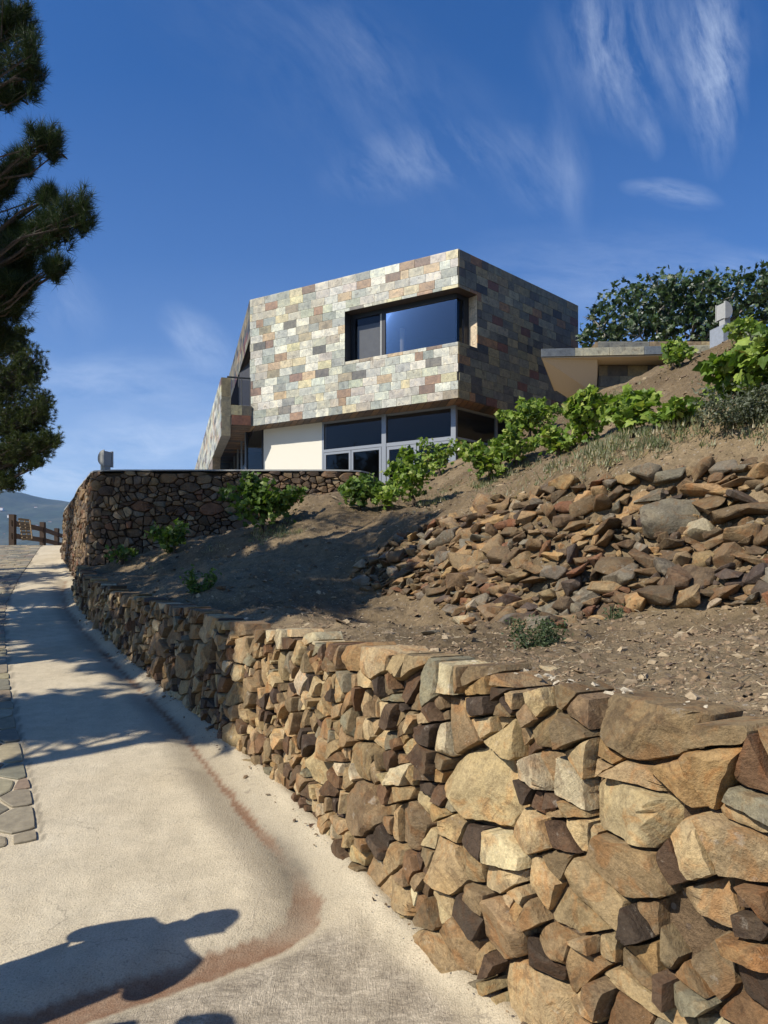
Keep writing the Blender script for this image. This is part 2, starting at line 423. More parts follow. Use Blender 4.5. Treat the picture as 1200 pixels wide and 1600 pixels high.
def power_cells(pts, rr):
    out = []; N = len(pts); R = rr.max() * 4.5
    order = np.argsort(pts[:, 0]); xs = pts[order, 0]
    for i in range(N):
        x, y = pts[i]
        lo = np.searchsorted(xs, x - R); hi = np.searchsorted(xs, x + R)
        cand = order[lo:hi]; cand = cand[cand != i]
        d2 = ((pts[cand] - pts[i]) ** 2).sum(1); k = np.argsort(d2)[:26]
        cand = cand[k]; d2 = d2[k]
        L = rr[i] * 2.6
        poly = [(x - L, y - L), (x + L, y - L), (x + L, y + L), (x - L, y + L)]
        for j, dd in zip(cand, d2):
            q = pts[j]; nx, ny = q[0] - x, q[1] - y
            c = (q[0] ** 2 + q[1] ** 2 - rr[j] ** 2 - x * x - y * y + rr[i] ** 2) / 2
            poly = clip(poly, nx, ny, c)
            if len(poly) < 3: break
        out.append(poly)
    return out
def area_cent(p):
    a = 0; cx = cy = 0
    for i in range(len(p)):
        x0, y0 = p[i]; x1, y1 = p[(i + 1) % len(p)]; w = x0 * y1 - x1 * y0
        a += w; cx += (x0 + x1) * w; cy += (y0 + y1) * w
    if abs(a) < 1e-9: return 0, p[0]
    return a / 2, (cx / (3 * a), cy / (3 * a))
PAL = [(s2l((178, 156, 116)), 3.4), (s2l((162, 139, 101)), 3.8), (s2l((145, 122, 88)), 3.6), (s2l((124, 105, 77)), 3.2), (s2l((158, 128, 86)), 1.3),
       (s2l((120, 92, 64)), 1.3), (s2l((96, 76, 56)), 2.6), (s2l((130, 121, 98)), 1.4), (s2l((74, 61, 48)), 2.0), (s2l((188, 172, 138)), 1.0)]
def pick(pal, rg, j=.12):
    w = np.array([q[1] for q in pal]); k = rg.choice(len(pal), p=w / w.sum())
    return np.clip(np.array(pal[k][0]) * rg.uniform(1 - j, 1 + j) * rg.uniform(.97, 1.03, 3), 0, 1)
def stone(mb, poly, posfn, rg, col, gap=.007, depth=.14, seg=.03, prot=.03, tilt=.22, rings=(1.0, .955, .78, .5, .2)):
    a, c = area_cent(poly)
    if abs(a) < 8e-4: return
    if a < 0: poly = poly[::-1]
    c = np.array(c); p = np.array(poly)
    R = math.sqrt(abs(a) / math.pi)
    # resample outline and round corners
    out = []
    n = len(p)
    for i in range(n):
        p0 = p[i]; p1 = p[(i + 1) % n]; L = np.linalg.norm(p1 - p0)
        k = max(1, int(L / seg))
        for t in range(k): out.append(p0 + (p1 - p0) * t / k)
    o = np.array(out)
    sm = (np.roll(o, 1, 0) + np.roll(o, -1, 0)) / 2
    o = o * .84 + sm * .16
    d = o - c; L = np.linalg.norm(d, axis=1)[:, None] + 1e-6
    o = c + d * (1 - (gap + rg.uniform(-.3, .6, len(o))[:, None] * gap) / L) * (1 + .075 * fbm(o[:, 0] * 15 + c[0] * 7, o[:, 1] * 15, 3, 5)[:, None] - .02)
    m = len(o)
    planes = [(0, rg.normal(0, tilt * .55, 2))]
    for k in range(3 if R > .04 else 1):
        th = rg.uniform(0, 6.28); u_ = np.array([math.cos(th), math.sin(th)])
        if rg.uniform() < .35: s_ = rg.uniform(.2, .5); a0 = R * rg.uniform(.1, .4) * s_
        else: s_ = rg.uniform(.6, 1.8); a0 = R * rg.uniform(.62, 1.0) * s_
        planes.append((a0, -u_ * s_))
    pr = rg.normal(0, prot)
    sd = int(rg.integers(1, 9999))
    def hh(q):
        dd = q - c
        v = np.min([a0 + dd @ g_ for a0, g_ in planes], axis=0)
        v = v + fbm(q[:, 0] * 13, q[:, 1] * 13, 2, sd) * min(.014, R * .11)
        return pr + np.clip(v, -.1, .1)
    V = []
    top = hh(o)
    V.append(np.column_stack([o, np.full(m, -depth)]))
    V.append(np.column_stack([c + (o - c) * 1.0, np.minimum(top - min(.012, R * .16), .05)]))
    for f in rings[1:]:
        q = c + (o - c) * f + rg.normal(0, .0022, (m, 2)) * (f < .9) * f
        V.append(np.column_stack([q, hh(q)]))
    q = c[None]; V.append(np.column_stack([q, hh(q)]))
    nr = len(V) - 1
    fs = []
    for r in range(nr - 1):
        for i in range(m):
            j = (i + 1) % m
            fs.append((r * m + i, r * m + j, (r + 1) * m + j, (r + 1) * m + i))
    b = (nr - 1) * m
    fs += [(b + i, b + (i + 1) % m, nr * m) for i in range(m)]
    V = np.vstack(V)
    mb.add(posfn(V), fs, col, rg.uniform())
def split_cells(poly, rg, amin, tilt=.2, p2=.6):
    a, c = area_cent(poly); a = abs(a)
    if a < amin * 1.6: return [poly]
    q = np.array(poly); d = q - q.mean(0); w, v = np.linalg.eigh(d.T @ d)
    asp = math.sqrt(max(w[1], 1e-9) / max(w[0], 1e-9))
    pr = p2 if asp < 1.7 else .25
    if a > amin * 5: pr = .8
    if rg.uniform() > pr: return [poly]
    if asp > 1.55: th = math.atan2(v[1, 0], v[0, 0]) + rg.normal(0, .3)      # cut across the long axis
    else: th = (rg.normal(tilt, .35) if rg.uniform() < .72 else rg.normal(1.45, .3)); 
    off = rg.normal(0, .16) * math.sqrt(a)
    nx, ny = -math.sin(th), math.cos(th); k = nx * c[0] + ny * c[1] + off
    A = clip(poly, nx, ny, k); B = clip(poly, -nx, -ny, -k)
    out = []
    for z in (A, B):
        if len(z) >= 3:
            out += split_cells(z, rg, amin, tilt, p2 * .7)
    return out
class Path:
    def __init__(s, pts):
        p = np.array(pts, float)
        seg = np.linalg.norm(np.diff(p, axis=0), axis=1); u = np.concatenate([[0], np.cumsum(seg)])
        s.U = np.arange(0, u[-1], .04); s.X = np.interp(s.U, u, p[:, 0]); s.Y = np.interp(s.U, u, p[:, 1])
        k = np.ones(9) / 9
        for _ in range(2):
            for nm in ('X', 'Y'):
                a = getattr(s, nm); b = np.convolve(np.pad(a, 4, mode='reflect', reflect_type='odd'), k, 'valid'); setattr(s, nm, b)
        tx = np.gradient(s.X); ty = np.gradient(s.Y); L = np.hypot(tx, ty); s.NX = -ty / L; s.NY = tx / L  # left = outward
        s.L = s.U[-1]
    def at(s, u, d=0):
        u = np.asarray(u)
        nx = np.interp(u, s.U, s.NX); ny = np.interp(u, s.U, s.NY)
        return np.interp(u, s.U, s.X) + nx * d, np.interp(u, s.U, s.Y) + ny * d
def dist_poly(x, y, pts):
    """distance to polyline and parameter of nearest vertex-length"""
    p = np.array(pts, float); best = np.full(x.shape, 1e9); bu = np.zeros(x.shape); sgn = np.ones(x.shape); acc = 0
    for a, b in zip(p[:-1], p[1:]):
        d = b - a; L = math.hypot(*d)
        t = np.clip(((x - a[0]) * d[0] + (y - a[1]) * d[1]) / L ** 2, 0, 1)
        ex = x - a[0] - t * d[0]; ey = y - a[1] - t * d[1]; q = np.hypot(ex, ey)
        m = q < best; best = np.where(m, q, best); bu = np.where(m, acc + t * L, bu)
        sgn = np.where(m, np.sign(d[0] * ey - d[1] * ex), sgn); acc += L
    return best, bu, sgn

# ------------------------------------------------------------ the ground
def zroad(x, y):
    x = np.asarray(x, float); y = np.asarray(y, float)
    z = .126 * (y - 2)
    z = np.where(y < 2, .03 * (y - 2), z)
    t = np.clip(y - 27, 0, 1e9)
    zc = .126 * 25 + .126 * 1.5 * (1 - np.exp(-t / 1.5))
    return np.where(y > 27, np.minimum(zc, 3.345), z)
def R(px, py):
    Y = 1.852 / (.126 + (py - HZ) / F)
    return ((px - 600) / F * Y, Y)
LOWB = [(3.2, -1.75), (.94, 1.81), (.448, 2.59), (.056, 3.21), (-.14, 3.59), (-.69, 4.70), (-1.28, 5.7), (-1.94, 6.78), (-2.72, 8.06), (-3.97, 10.2), (-5.15, 12.4), (-5.75, 13.7), (-5.95, 14.1)]
TALLB = [(-.10, 16.0), (-.25, 14.6), (-.45, 14.25), (-1.0, 14.2), (-3, 14.2), (-5.2, 14.2), (-5.62, 14.26), (-5.95, 14.9), (-6.95, 16.8), (-7.75, 18.5), (-9.3, 21.5), (-10.6, 25), (-13.2, 31)]
TTOP_Y = [-2, 1.8, 3.2, 5.7, 8, 10.2, 12.5, 14.2]; TTOP_Z = [1.2, 1.216, 1.275, 1.33, 1.475, 1.64, 1.85, 2.05]
LOW = Path(LOWB); TALL = Path(TALLB)
EDGE = LOWB[:-1] + [(-5.9, 14.0), (-6.2, 14.9), (-7.15, 16.8), (-8.0, 18.5), (-9.3, 21.5), (-10.6, 25), (-13.2, 31), (-18, 42)]
CH = [R(a, b) for a, b in [(104, 906), (99, 925), (104, 950), (125, 978), (160, 1015), (220, 1075), (280, 1135), (330, 1200), (385, 1270), (430, 1320), (468, 1368), (482, 1405), (470, 1440), (430, 1468), (370, 1492), (250, 1530), (150, 1562), (50, 1600)]] + [(-1.9, 2.42), (-2.6, 2.3)]
STRIP = [R(a, b) for a, b in [(67, 1312), (60, 1260), (50, 1215), (33, 1147), (22, 1080), (15, 1027), (10, 980), (13, 943), (33, 903), (63, 857)]] + [(-14.5, 32)]

def grid(apex_y, t0, t1, dt, y0, y1, dl):
    th = np.arange(t0, t1, dt); ly = np.exp(np.arange(math.log(y0), math.log(y1), dl))
    T, Yp = np.meshgrid(th, ly); return T * Yp, Yp + apex_y, T.shape
def grid_mesh(name, X, Y, Z, mask, mat, col=None, smooth=True):
    ny, nx = X.shape
    idx = np.arange(nx * ny).reshape(ny, nx)
    q = np.stack([idx[:-1, :-1], idx[:-1, 1:], idx[1:, 1:], idx[1:, :-1]], -1).reshape(-1, 4)
    if mask is not None:
        mk = mask.ravel(); q = q[mk[q].all(1)]
    used = np.unique(q); rm = np.full(nx * ny, -1); rm[used] = np.arange(len(used)); q = rm[q]
    V = np.column_stack([X.ravel(), Y.ravel(), Z.ravel()])[used]
    me = bpy.data.meshes.new(name)
    me.vertices.add(len(V)); me.vertices.foreach_set('co', V.ravel())
    me.loops.add(q.size); me.loops.foreach_set('vertex_index', q.ravel().astype(np.int32))
    me.polygons.add(len(q)); me.polygons.foreach_set('loop_start', (np.arange(len(q)) * 4).astype(np.int32))
    me.update(calc_edges=True)
    if col is not None:
        a = me.color_attributes.new('Col', 'FLOAT_COLOR', 'POINT')
        c = np.ones((len(V), 4)); c[:, :3] = col.reshape(-1, 3)[used]; a.data.foreach_set('color', c.ravel())
    me.materials.append(mat)
    if smooth: me.shade_smooth()
    o = bpy.data.objects.new(name, me); COL.objects.link(o); return o

def build_road():
    X, Y, sh = grid(-1.2, -1.35, 1.5, .0042, .5, 34, .0075)
    de, ue, sg = dist_poly(X, Y, EDGE)
    mask = (sg > 0) | (de < .22)
    dch, uch, sch = dist_poly(X, Y, CH)
    Z = zroad(X, Y)
    jit = fbm(X * 3, Y * 3, 3, 5)
    wid = .024 + .046 * sstep(3.9, 3.1, Y) + .012 * jit + .012 * sstep(2.95, 2.7, Y)
    core = sstep(1.22, .95, (dch + .018 * fbm(X * 14, Y * 14, 3, 77)) / wid)
    Z = Z - .03 * np.exp(-(dch / .11) ** 2) + .018 * np.exp(-((dch - .24) / .12) ** 2) * (Y < 5)
    # cement fillet rising to the foot of the wall
    Z = Z + .03 * np.exp(-(de / .07) ** 2) + .012 * fbm(X * 9, Y * 9, 3, 8) * np.exp(-(de / .16) ** 2)
    Z = Z + .004 * fbm(X * 2.2, Y * 2.2, 3, 3) + .0025 * fbm(X * 25, Y * 25, 2, 4)
    stain = core * sstep(.15, .6, .66 + .5 * fbm(X * 2.3, Y * 2.3, 3, 12))
    gap = np.exp(-((uch - 13.3) / 1.2) ** 2)
    L = uch / uch.max()
    upperside = sstep(8.8, 9.2, Y)
    stain = stain * (1 - .35 * upperside)
    # greyer around the bend just above the rust
    bendx, bendy = R(455, 1345)
    gb = np.exp(-(((X - bendx) / .16) ** 2 + ((Y - bendy) / .42) ** 2))
    stain = stain * (1 - .92 * np.exp(-(((X - bendx) / .2) ** 2 + ((Y - bendy) / .30) ** 2)))
    grime = .85 * np.exp(-(dch / .10) ** 2) * (.6 + .4 * jit) + .9 * gb * np.exp(-(dch / .10) ** 2)
    grime = np.clip(grime * (1 - .35 * stain) + .25 * np.exp(-((dch - .16) / .07) ** 2) * (Y > 3.4), 0, 1)
    # seam beside the flagstones
    ds, us, ss = dist_poly(X, Y, STRIP)
    grime = np.clip(grime + .7 * (ds < .012), 0, 1)
    # brown rough slab on the near side of the channel
    A = np.array(R(480, 1400)); slab = np.zeros_like(X)
    below = (sch < 0) if False else None
    chx = np.array([c[0] for c in CH]); chy = np.array([c[1] for c in CH])
    k = 11
    yl = np.interp(X, chx[k:][::-1], chy[k:][::-1])
    slab = np.where((Y < yl - .1) & (X < chx[k]), 1.0, 0)
    ln = (X - chx[k]) * .55 + (Y - chy[k]) * .83   # beyond the bend
    slab = np.where((X >= chx[k]), sstep(.08, -.25, ln), slab)
    slab = slab * sstep(.06, .18, de) * sstep(.06, .16, dch)
    col = np.stack([np.clip(stain, 0, 1), grime, slab], -1)
    o = grid_mesh('road', X, Y, Z, mask, M_ROAD, col); tag(o, kind='structure')
build_road()

def m_flag():
    m, g, b = mat('flagstone'); p = g.pos(); col = g.attr('Col')
    n = g.noise(p, 18, 5, .65); n2 = g.noise(p, 90, 4, .7)
    c = g.mix(1, col, g.ramp(n, [(.3, .75), (.7, 1.25)]), 'MULTIPLY')
    g.put(b.inputs['Base Color'], c); b.inputs['Roughness'].default_value = .7
    g.put(b.inputs['Normal'], g.bump(g.math('ADD', n, g.math('MULTIPLY', n2, .3)), .5, .006)); return m
M_FLAG = m_flag()
def build_flags():
    rg = np.random.default_rng(3); mb = MB()
    P_ = Path(STRIP)
    pts, rr = sample_points(0, P_.L, 0, 2.3, lambda u: .135 + 0 * u, 30000, rg)
    pts2 = pts * 1.0
    cells = power_cells(pts2, rr)
    pal = [(s2l((132, 122, 98)), 3), (s2l((112, 106, 88)), 3), (s2l((146, 132, 102)), 2.4), (s2l((150, 140, 116)), 1), (s2l((132, 112, 90)), .7), (s2l((108, 100, 84)), 1)]
    for poly in cells:
        if len(poly) < 3: continue
        poly = clip(poly, 0, -1, -.02); 
        if len(poly) < 3: continue
        poly = clip(poly, 0, 1, 2.3)
        if len(poly) < 3: continue
        poly = clip(poly, -1, 0, 0.01)
        if len(poly) < 3: continue
        a, c = area_cent(poly)
        if abs(a) < .002: continue
        if a < 0: poly = poly[::-1]
        c = np.array(c); q = np.array(poly); d = q - c; L = np.linalg.norm(d, axis=1)[:, None]
        q = c + d * (1 - .016 / L) + rg.normal(0, .004, q.shape)
        q = np.vstack([[q[i] * .75 + q[i - 1] * .25, q[i] * .93 + q[i-1]*.035+q[(i+1)%len(q)]*.035, q[i] * .75 + q[(i + 1) % len(q)] * .25] for i in range(len(q))])
        k = len(q); qi = c + (q - c) * .96
        x, y = P_.at(q[:, 0], q[:, 1]); xi, yi = P_.at(qi[:, 0], qi[:, 1])
        h = .012 + rg.uniform(-.003, .003)
        V = np.vstack([np.column_stack([x, y, zroad(x, y) - .02]), np.column_stack([x, y, zroad(x, y) + h - .004]), np.column_stack([xi, yi, zroad(xi, yi) + h])])
        fs = [(r * k + i, r * k + (i + 1) % k, (r + 1) * k + (i + 1) % k, (r + 1) * k + i) for r in (0, 1) for i in range(k)] + [tuple(2 * k + i for i in range(k))]
        mb.add(V, fs, pick(pal, rg), rg.uniform())
    o = mb.build('flagstone_path', M_FLAG); tag(o, kind='structure')
build_flags()

# terrain of the vineyard slope: points read off the photograph, at estimated distances
def build_terrain_fn():
    c = []
    for x, y in LOWB:
        zt = np.interp(y, TTOP_Y, TTOP_Z)
        c += [(x + .25, y + .16, zt - .03), (x - .5, y - .3, zt - .05)]
    img = [(1000, 960, 5.0), (1200, 985, 3.6), (1200, 960, 4.3), (800, 975, 5.2), (800, 965, 6.2), (600, 948, 7.5), (700, 990, 4.6), (600, 990, 5.6), (900, 1010, 4.2), (1100, 1020, 3.2),
           (1000, 935, 5.25), (1200, 935, 4.55), (1100, 940, 4.9), (900, 965, 5.6), (720, 950, 6.8), (640, 935, 7.7), (560, 925, 8.2), (1400, 930, 3.9),
           (1000, 715, 6.2), (1200, 690, 5.45), (1100, 710, 5.8), (900, 730, 6.7), (800, 760, 7.7), (720, 800, 8.7), (640, 825, 9.3), (600, 838, 9.6), (570, 860, 9.5), (1400, 640, 4.9),
           (1100, 640, 9.0), (1200, 620, 8.0), (1100, 600, 12.0), (1200, 570, 11.0), (1000, 700, 7.5), (900, 722, 8.0), (850, 740, 8.6), (1000, 660, 10), (900, 700, 10.5),
           (750, 770, 10.5), (700, 790, 11), (650, 802, 10.5), (800, 690, 15), (850, 690, 13), (925, 695, 12), (1000, 648, 12.5),
           (932, 622, 18.4), (1000, 590, 17.8), (1060, 572, 17.6), (1100, 560, 17.4), (1147, 548, 16.8), (1200, 517, 15.5), (1200, 540, 22),
           (640, 790, 13.8), (700, 745, 16), (760, 705, 18), (730, 712, 20), (810, 690, 21.2), (890, 662, 23), (960, 640, 23), (760, 715, 22.5),
           (715, 722, 19), (600, 780, 14.2), (575, 765, 14.5), (560, 785, 12.5), (600, 760, 18.0),
           (450, 962, 6.5), (450, 905, 8.5), (450, 845, 10.5), (450, 803, 12), (500, 775, 13.3), (500, 880, 9.2), (520, 910, 8.5), (520, 830, 11),
           (300, 957, 7.5), (300, 905, 9.5), (300, 862, 12), (300, 845, 13.9), (380, 830, 13.6), (400, 940, 7.5), (380, 890, 9.8),
           (200, 925, 9.5), (200, 892, 12), (200, 875, 13.9), (160, 895, 13.4)]
    for a, b, Y in img: c.append(tuple(P(a, b, Y)))
    c += [(9, 17, 7.3), (12, 12, 7.4), (14, 20, 9.5), (9, 25, 8.0), (16, 30, 11), (6, 28, 7.4), (10, 8, 6.6), (6, 5, 4.3), (4, 2.0, 1.8), (5, 0, 1.6), (8, 0, 3.5), (12, 4, 7),
          (2, 26, 4.2), (-3, 22, 3.3), (-5, 17, 3.0), (-2, 16, 3.3), (0, 32, 4), (-8, 18, 2.6), (6, 3.4, 3.1), (4.5, 3.4, 2.2)]
    c = np.array(c)
    x, y, z = c.T; n = len(c)
    def phi(r2): return np.where(r2 > 1e-12, .5 * r2 * np.log(r2 + 1e-12), 0)
    K = phi((x[:, None] - x) ** 2 + (y[:, None] - y) ** 2) + np.eye(n) * .05
    A = np.zeros((n + 3, n + 3)); A[:n, :n] = K; A[:n, n] = 1; A[:n, n + 1] = x; A[:n, n + 2] = y; A[n:, :n] = A[:n, n:].T
    w = np.linalg.solve(A, np.concatenate([z, np.zeros(3)]))
    def f(X, Y):
        X = np.asarray(X, float); Y = np.asarray(Y, float); shp = X.shape; X = X.ravel(); Y = Y.ravel(); out = np.zeros(X.shape)
        for i in range(0, len(X), 40000):
            a = X[i:i + 40000]; b = Y[i:i + 40000]
            out[i:i + 40000] = phi((a[:, None] - x) ** 2 + (b[:, None] - y) ** 2) @ w[:n] + w[n] + w[n + 1] * a + w[n + 2] * b
        return out.reshape(shp)
    return f
TF = build_terrain_fn()
def terr(X, Y, fine=True):
    X = np.asarray(X, float); Y = np.asarray(Y, float)
    z = TF(X, Y)
    de, _, sg = dist_poly(X, Y, LOWB)
    k = sstep(.15, .9, de); far = sstep(3, 7, Y)
    z = z + k * (.10 * fbm(X * 1.1, Y * 1.1, 3, 21) * (.35 + far))
    if fine:
        z = z + k * (.055 * fbm(X * 4.5, Y * 4.5, 3, 31) * (.5 + .8 * far)) + (.3 + .7 * k) * (.014 * fbm(X * 18, Y * 18, 3, 41) + .045 * np.maximum(0, fbm(X * 9, Y * 9, 3, 51) - .12))
    # keep it under the rim of the low wall close to the wall
    zt = np.interp(Y, TTOP_Y, TTOP_Z)
    m = (de < .62) & (Y < 14)
    z = np.where(m, z * sstep(.28, .62, de) + (zt - .045 + .012 * fbm(X * 9, Y * 9, 2, 61)) * (1 - sstep(.28, .62, de)), z)
    return z
def build_terrain():
    X, Y, sh = grid(-.6, -.62, 1.35, .0042, 1.2, 33, .0062)
    de, ue, sg = dist_poly(X, Y, EDGE)
    dt, ut, st = dist_poly(X, Y, TALLB)
    mask = (sg < 0) & (de > np.where(Y < 13.2, .27, .12)) & ~((X < -.35) & (Y > 14.45))
    Z = terr(X, Y)
    n = fbm(X * .7, Y * .7, 3, 71)[..., None]
    base = np.array(s2l((108, 93, 70))); dry = np.array(s2l((134, 118, 92)))
    col = base + (dry - base) * np.clip(.5 + n, 0, 1)
    o = grid_mesh('hillside', X, Y, Z, mask, M_DIRT, col); tag(o, kind='structure')
build_terrain()
def hit(px, py, y0=2.0, y1=26.0):
    """where the sight line through a place in the photograph meets the slope"""
    Y = np.arange(y0, y1, .04); X = (px - 600) / F * Y; Z = EYE + (HZ - py) / F * Y
    t = terr(X, Y, False); k = np.where(t > Z)[0]
    i = k[0] if len(k) else len(Y) - 1
    return np.array([X[i], Y[i], t[i]])

# ------------------------------------------------------------ dry stone walls
def low_wall():
    rg = np.random.default_rng(11); mb = MB(); sx = 1.55
    near = LOW.U[np.argmin(np.abs(LOW.Y - 2.2))]
    def rf(us):
        u = us * sx; return np.interp(np.abs(u - near), [0, .7, 1.6, 2.6, 14], [.084, .082, .076, .066, .082])
    pts, rr = sample_points(0, LOW.L / sx, -.35, 2.15, rf, 60000, rg)
    cells = power_cells(pts, rr)
    def pos(V):
        x0, y0 = LOW.at(V[:, 0]); zb = zroad(x0, y0)
        x, y = LOW.at(V[:, 0], V[:, 2] - .11 * (V[:, 1] - zb)); return np.column_stack([x, y, V[:, 1]])
    for (p, poly) in zip(pts, cells):
        if len(poly) < 3: continue
        poly = [(a * sx, b) for a, b in poly]
        u = p[0] * sx
        bx, by = LOW.at(u); zb = float(zroad(bx, by)); zt = float(np.interp(by, TTOP_Y, TTOP_Z)) + .02
        if p[1] < zb - .15 or p[1] > zt + .02: continue
        th = rg.normal(0, .07)
        poly = clip(poly, th, 1, th * u + zt + rg.uniform(-.02, .02))
        poly = clip(poly, -1, 0, -.02) if len(poly) > 2 else poly
        poly = clip(poly, 1, 0, LOW.L - .02) if len(poly) > 2 else poly
        if len(poly) < 3: continue
        small = rr[np.where((pts == p).all(1))[0][0]] < .05
        shade = 1.0
        for pc in split_cells(poly, rg, float(np.interp(abs(u - near), [0, 1, 2.5], [.0045, .0032, .0026])), .16, .85):
            cc_ = pick(PAL, rg)
            if len(pc) > 2 and abs(area_cent(pc)[0]) > .022:
                while sum(cc_) < .42: cc_ = pick(PAL, rg)
            cc_ = cc_ * .9
            stone(mb, pc, pos, rg, cc_, gap=.0045, depth=.22, seg=.017, prot=.022, tilt=.28)
    o = mb.build('dry_stone_wall', M_STONE, smooth=32)
    tag(o, 'long waist-high dry stone retaining wall of tan and rust stones along the concrete drive', 'wall')
    # packed earth and mortar seen between the stones
    b2 = MB()
    us = np.arange(0.02, LOW.L - .02, .12); bx, by = LOW.at(us); zb = zroad(bx, by); zt = np.interp(by, TTOP_Y, TTOP_Z)
    vs = []; fs = []
    for i, u in enumerate(us):
        for t, dd in ((0, 0), (1, 0), (1.0, -.38)):
            v = zb[i] - .1 + (zt[i] - .035 - zb[i] + .1) * t
            x, y = LOW.at(u, -.075 - .11 * (v - zb[i]) + dd); vs.append((x, y, v))
    for i in range(len(us) - 1):
        for k in (0, 1): fs.append((i * 3 + k, (i + 1) * 3 + k, (i + 1) * 3 + k + 1, i * 3 + k + 1))
    b2.add(vs, fs, s2l((112, 94, 72)))
    w = empty('tmp', (0, 0, 0), 'x', 'x'); bpy.data.objects.remove(w)
    c = b2.build('mortar_core', M_DIRT, o)
    # pale mortar crumbs along the rim
    b3 = MB(); rg2 = np.random.default_rng(5)
    for _ in range(260):
        u = rg2.uniform(.5, 9); x, y = LOW.at(u, -.22 - rg2.uniform(0, .12)); z = np.interp(y, TTOP_Y, TTOP_Z) + .0
        if vn(u * 1.7, 3.3, 9) < .5: continue
        chip(b3, (x, y, z), rg2.uniform(.006, .024), rg2, s2l((176, 164, 142)))
    b3.build('mortar_crumbs', M_GRAVEL, o)
def chip(mb, p, r, rg, col):
    k = 5; a = np.sort(rg.uniform(0, 6.28, k)); h = rg.uniform(.3, .7)
    v = [(math.cos(t) * rg.uniform(.7, 1.2), math.sin(t) * rg.uniform(.6, 1), -.4) for t in a] + [(math.cos(t) * .6 + rg.uniform(-.2, .2), math.sin(t) * .6, h + rg.uniform(-.15, .15)) for t in a]
    fs = [tuple(range(k, 2 * k))] + [(i, (i + 1) % k, k + (i + 1) % k, k + i) for i in range(k)]
    mb.add((np.array(v) * np.array([1, 1, rg.uniform(.3, .8)]) * r) @ rotm(rg.normal(0, .35), rg.normal(0, .35), 0).T + np.array(p), fs, col, rg.uniform())
low_wall()

def tall_wall():
    rg = np.random.default_rng(23); mb = MB(); sx = 1.9; TOP = 3.86
    pts, rr = sample_points(0, TALL.L / sx, 0.9, 4.1, lambda u: .066 + 0 * u, 90000, rg)
    cells = power_cells(pts, rr)
    pal = [(s2l((124, 104, 78)), 3), (s2l((106, 88, 68)), 3), (s2l((88, 74, 58)), 3), (s2l((148, 130, 102)), 1.1), (s2l((116, 108, 94)), 1.4), (s2l((112, 82, 60)), .8), (s2l((80, 68, 56)), 1.6)]
    def pos(V):
        x, y = TALL.at(V[:, 0], V[:, 2] + .05 * (3.9 - V[:, 1])); return np.column_stack([x, y, V[:, 1]])
    for p, poly in zip(pts, cells):
        if len(poly) < 3: continue
        u = p[0] * sx; x, y = TALL.at(u)
        if p[1] > TOP or y > 27: continue
        zg = float(terr(np.array([x]), np.array([y - .3]), False)[0]) if (y < 14.6 and x > -5.6) else float(zroad(x, y))
        if p[1] < zg - .25: continue
        poly = [(a * sx, b) for a, b in poly]
        poly = clip(poly, 0, 1, TOP + rg.uniform(-.015, .01))
        poly = clip(poly, -1, 0, -.02) if len(poly) > 2 else poly
        if len(poly) < 3: continue
        for pc in split_cells(poly, rg, .006, 0, .5):
            stone(mb, pc, pos, rg, pick(pal, rg), gap=.004, depth=.15, seg=.05, prot=.016, tilt=.2, rings=(1, .9, .5))
    o = mb.build('terrace_wall', M_STONE, smooth=32)
    tag(o, 'tall dry stone wall turning the corner below the house terrace', 'wall')
    b2 = MB(); us = np.arange(.02, TALL.L, .25); bx, by = TALL.at(us); vs = []; fs = []
    for i, u in enumerate(us):
        for v, dd in ((.8, 0), (TOP - .03, 0), (TOP - .03, -.45)):
            x, y = TALL.at(u, -.09 + .05 * (3.9 - v) + dd); vs.append((x, y, v))
    for i in range(len(us) - 1):
        for k in (0, 1): fs.append((i * 3 + k, (i + 1) * 3 + k, (i + 1) * 3 + k + 1, i * 3 + k + 1))
    b2.add(vs, fs, s2l((84, 70, 56))); b2.build('mortar_core', M_DIRT, o)
    # thin concrete cap
    b3 = MB(); vs = []; fs = []
    for i, u in enumerate(us):
        for d, z in ((.01, TOP + .002), (.01, TOP + .03), (-.4, TOP + .03)):
            x, y = TALL.at(u, d); vs.append((x, y, z))
    for i in range(len(us) - 1):
        for k in (0, 1): fs.append((i * 3 + k, (i + 1) * 3 + k, (i + 1) * 3 + k + 1, i * 3 + k + 1))
    b3.add(vs, fs); b3.build('coping', M_CONC, o)
tall_wall()
def terrace():
    us = np.arange(.3, TALL.L - .3, .4); x, y = TALL.at(us, -.38)
    poly = [(a, b, 3.89) for a, b in zip(x, y)] + [(-14, 44, 3.89), (8, 44, 3.89), (8, 20, 3.89), (1.5, 19.5, 3.89), (.6, 16.6, 3.89)]
    mb = MB(); mb.prism(poly, (0, 0, -.25)); o = mb.build('terrace_floor', M_CONC); tag(o, kind='structure')
terrace()

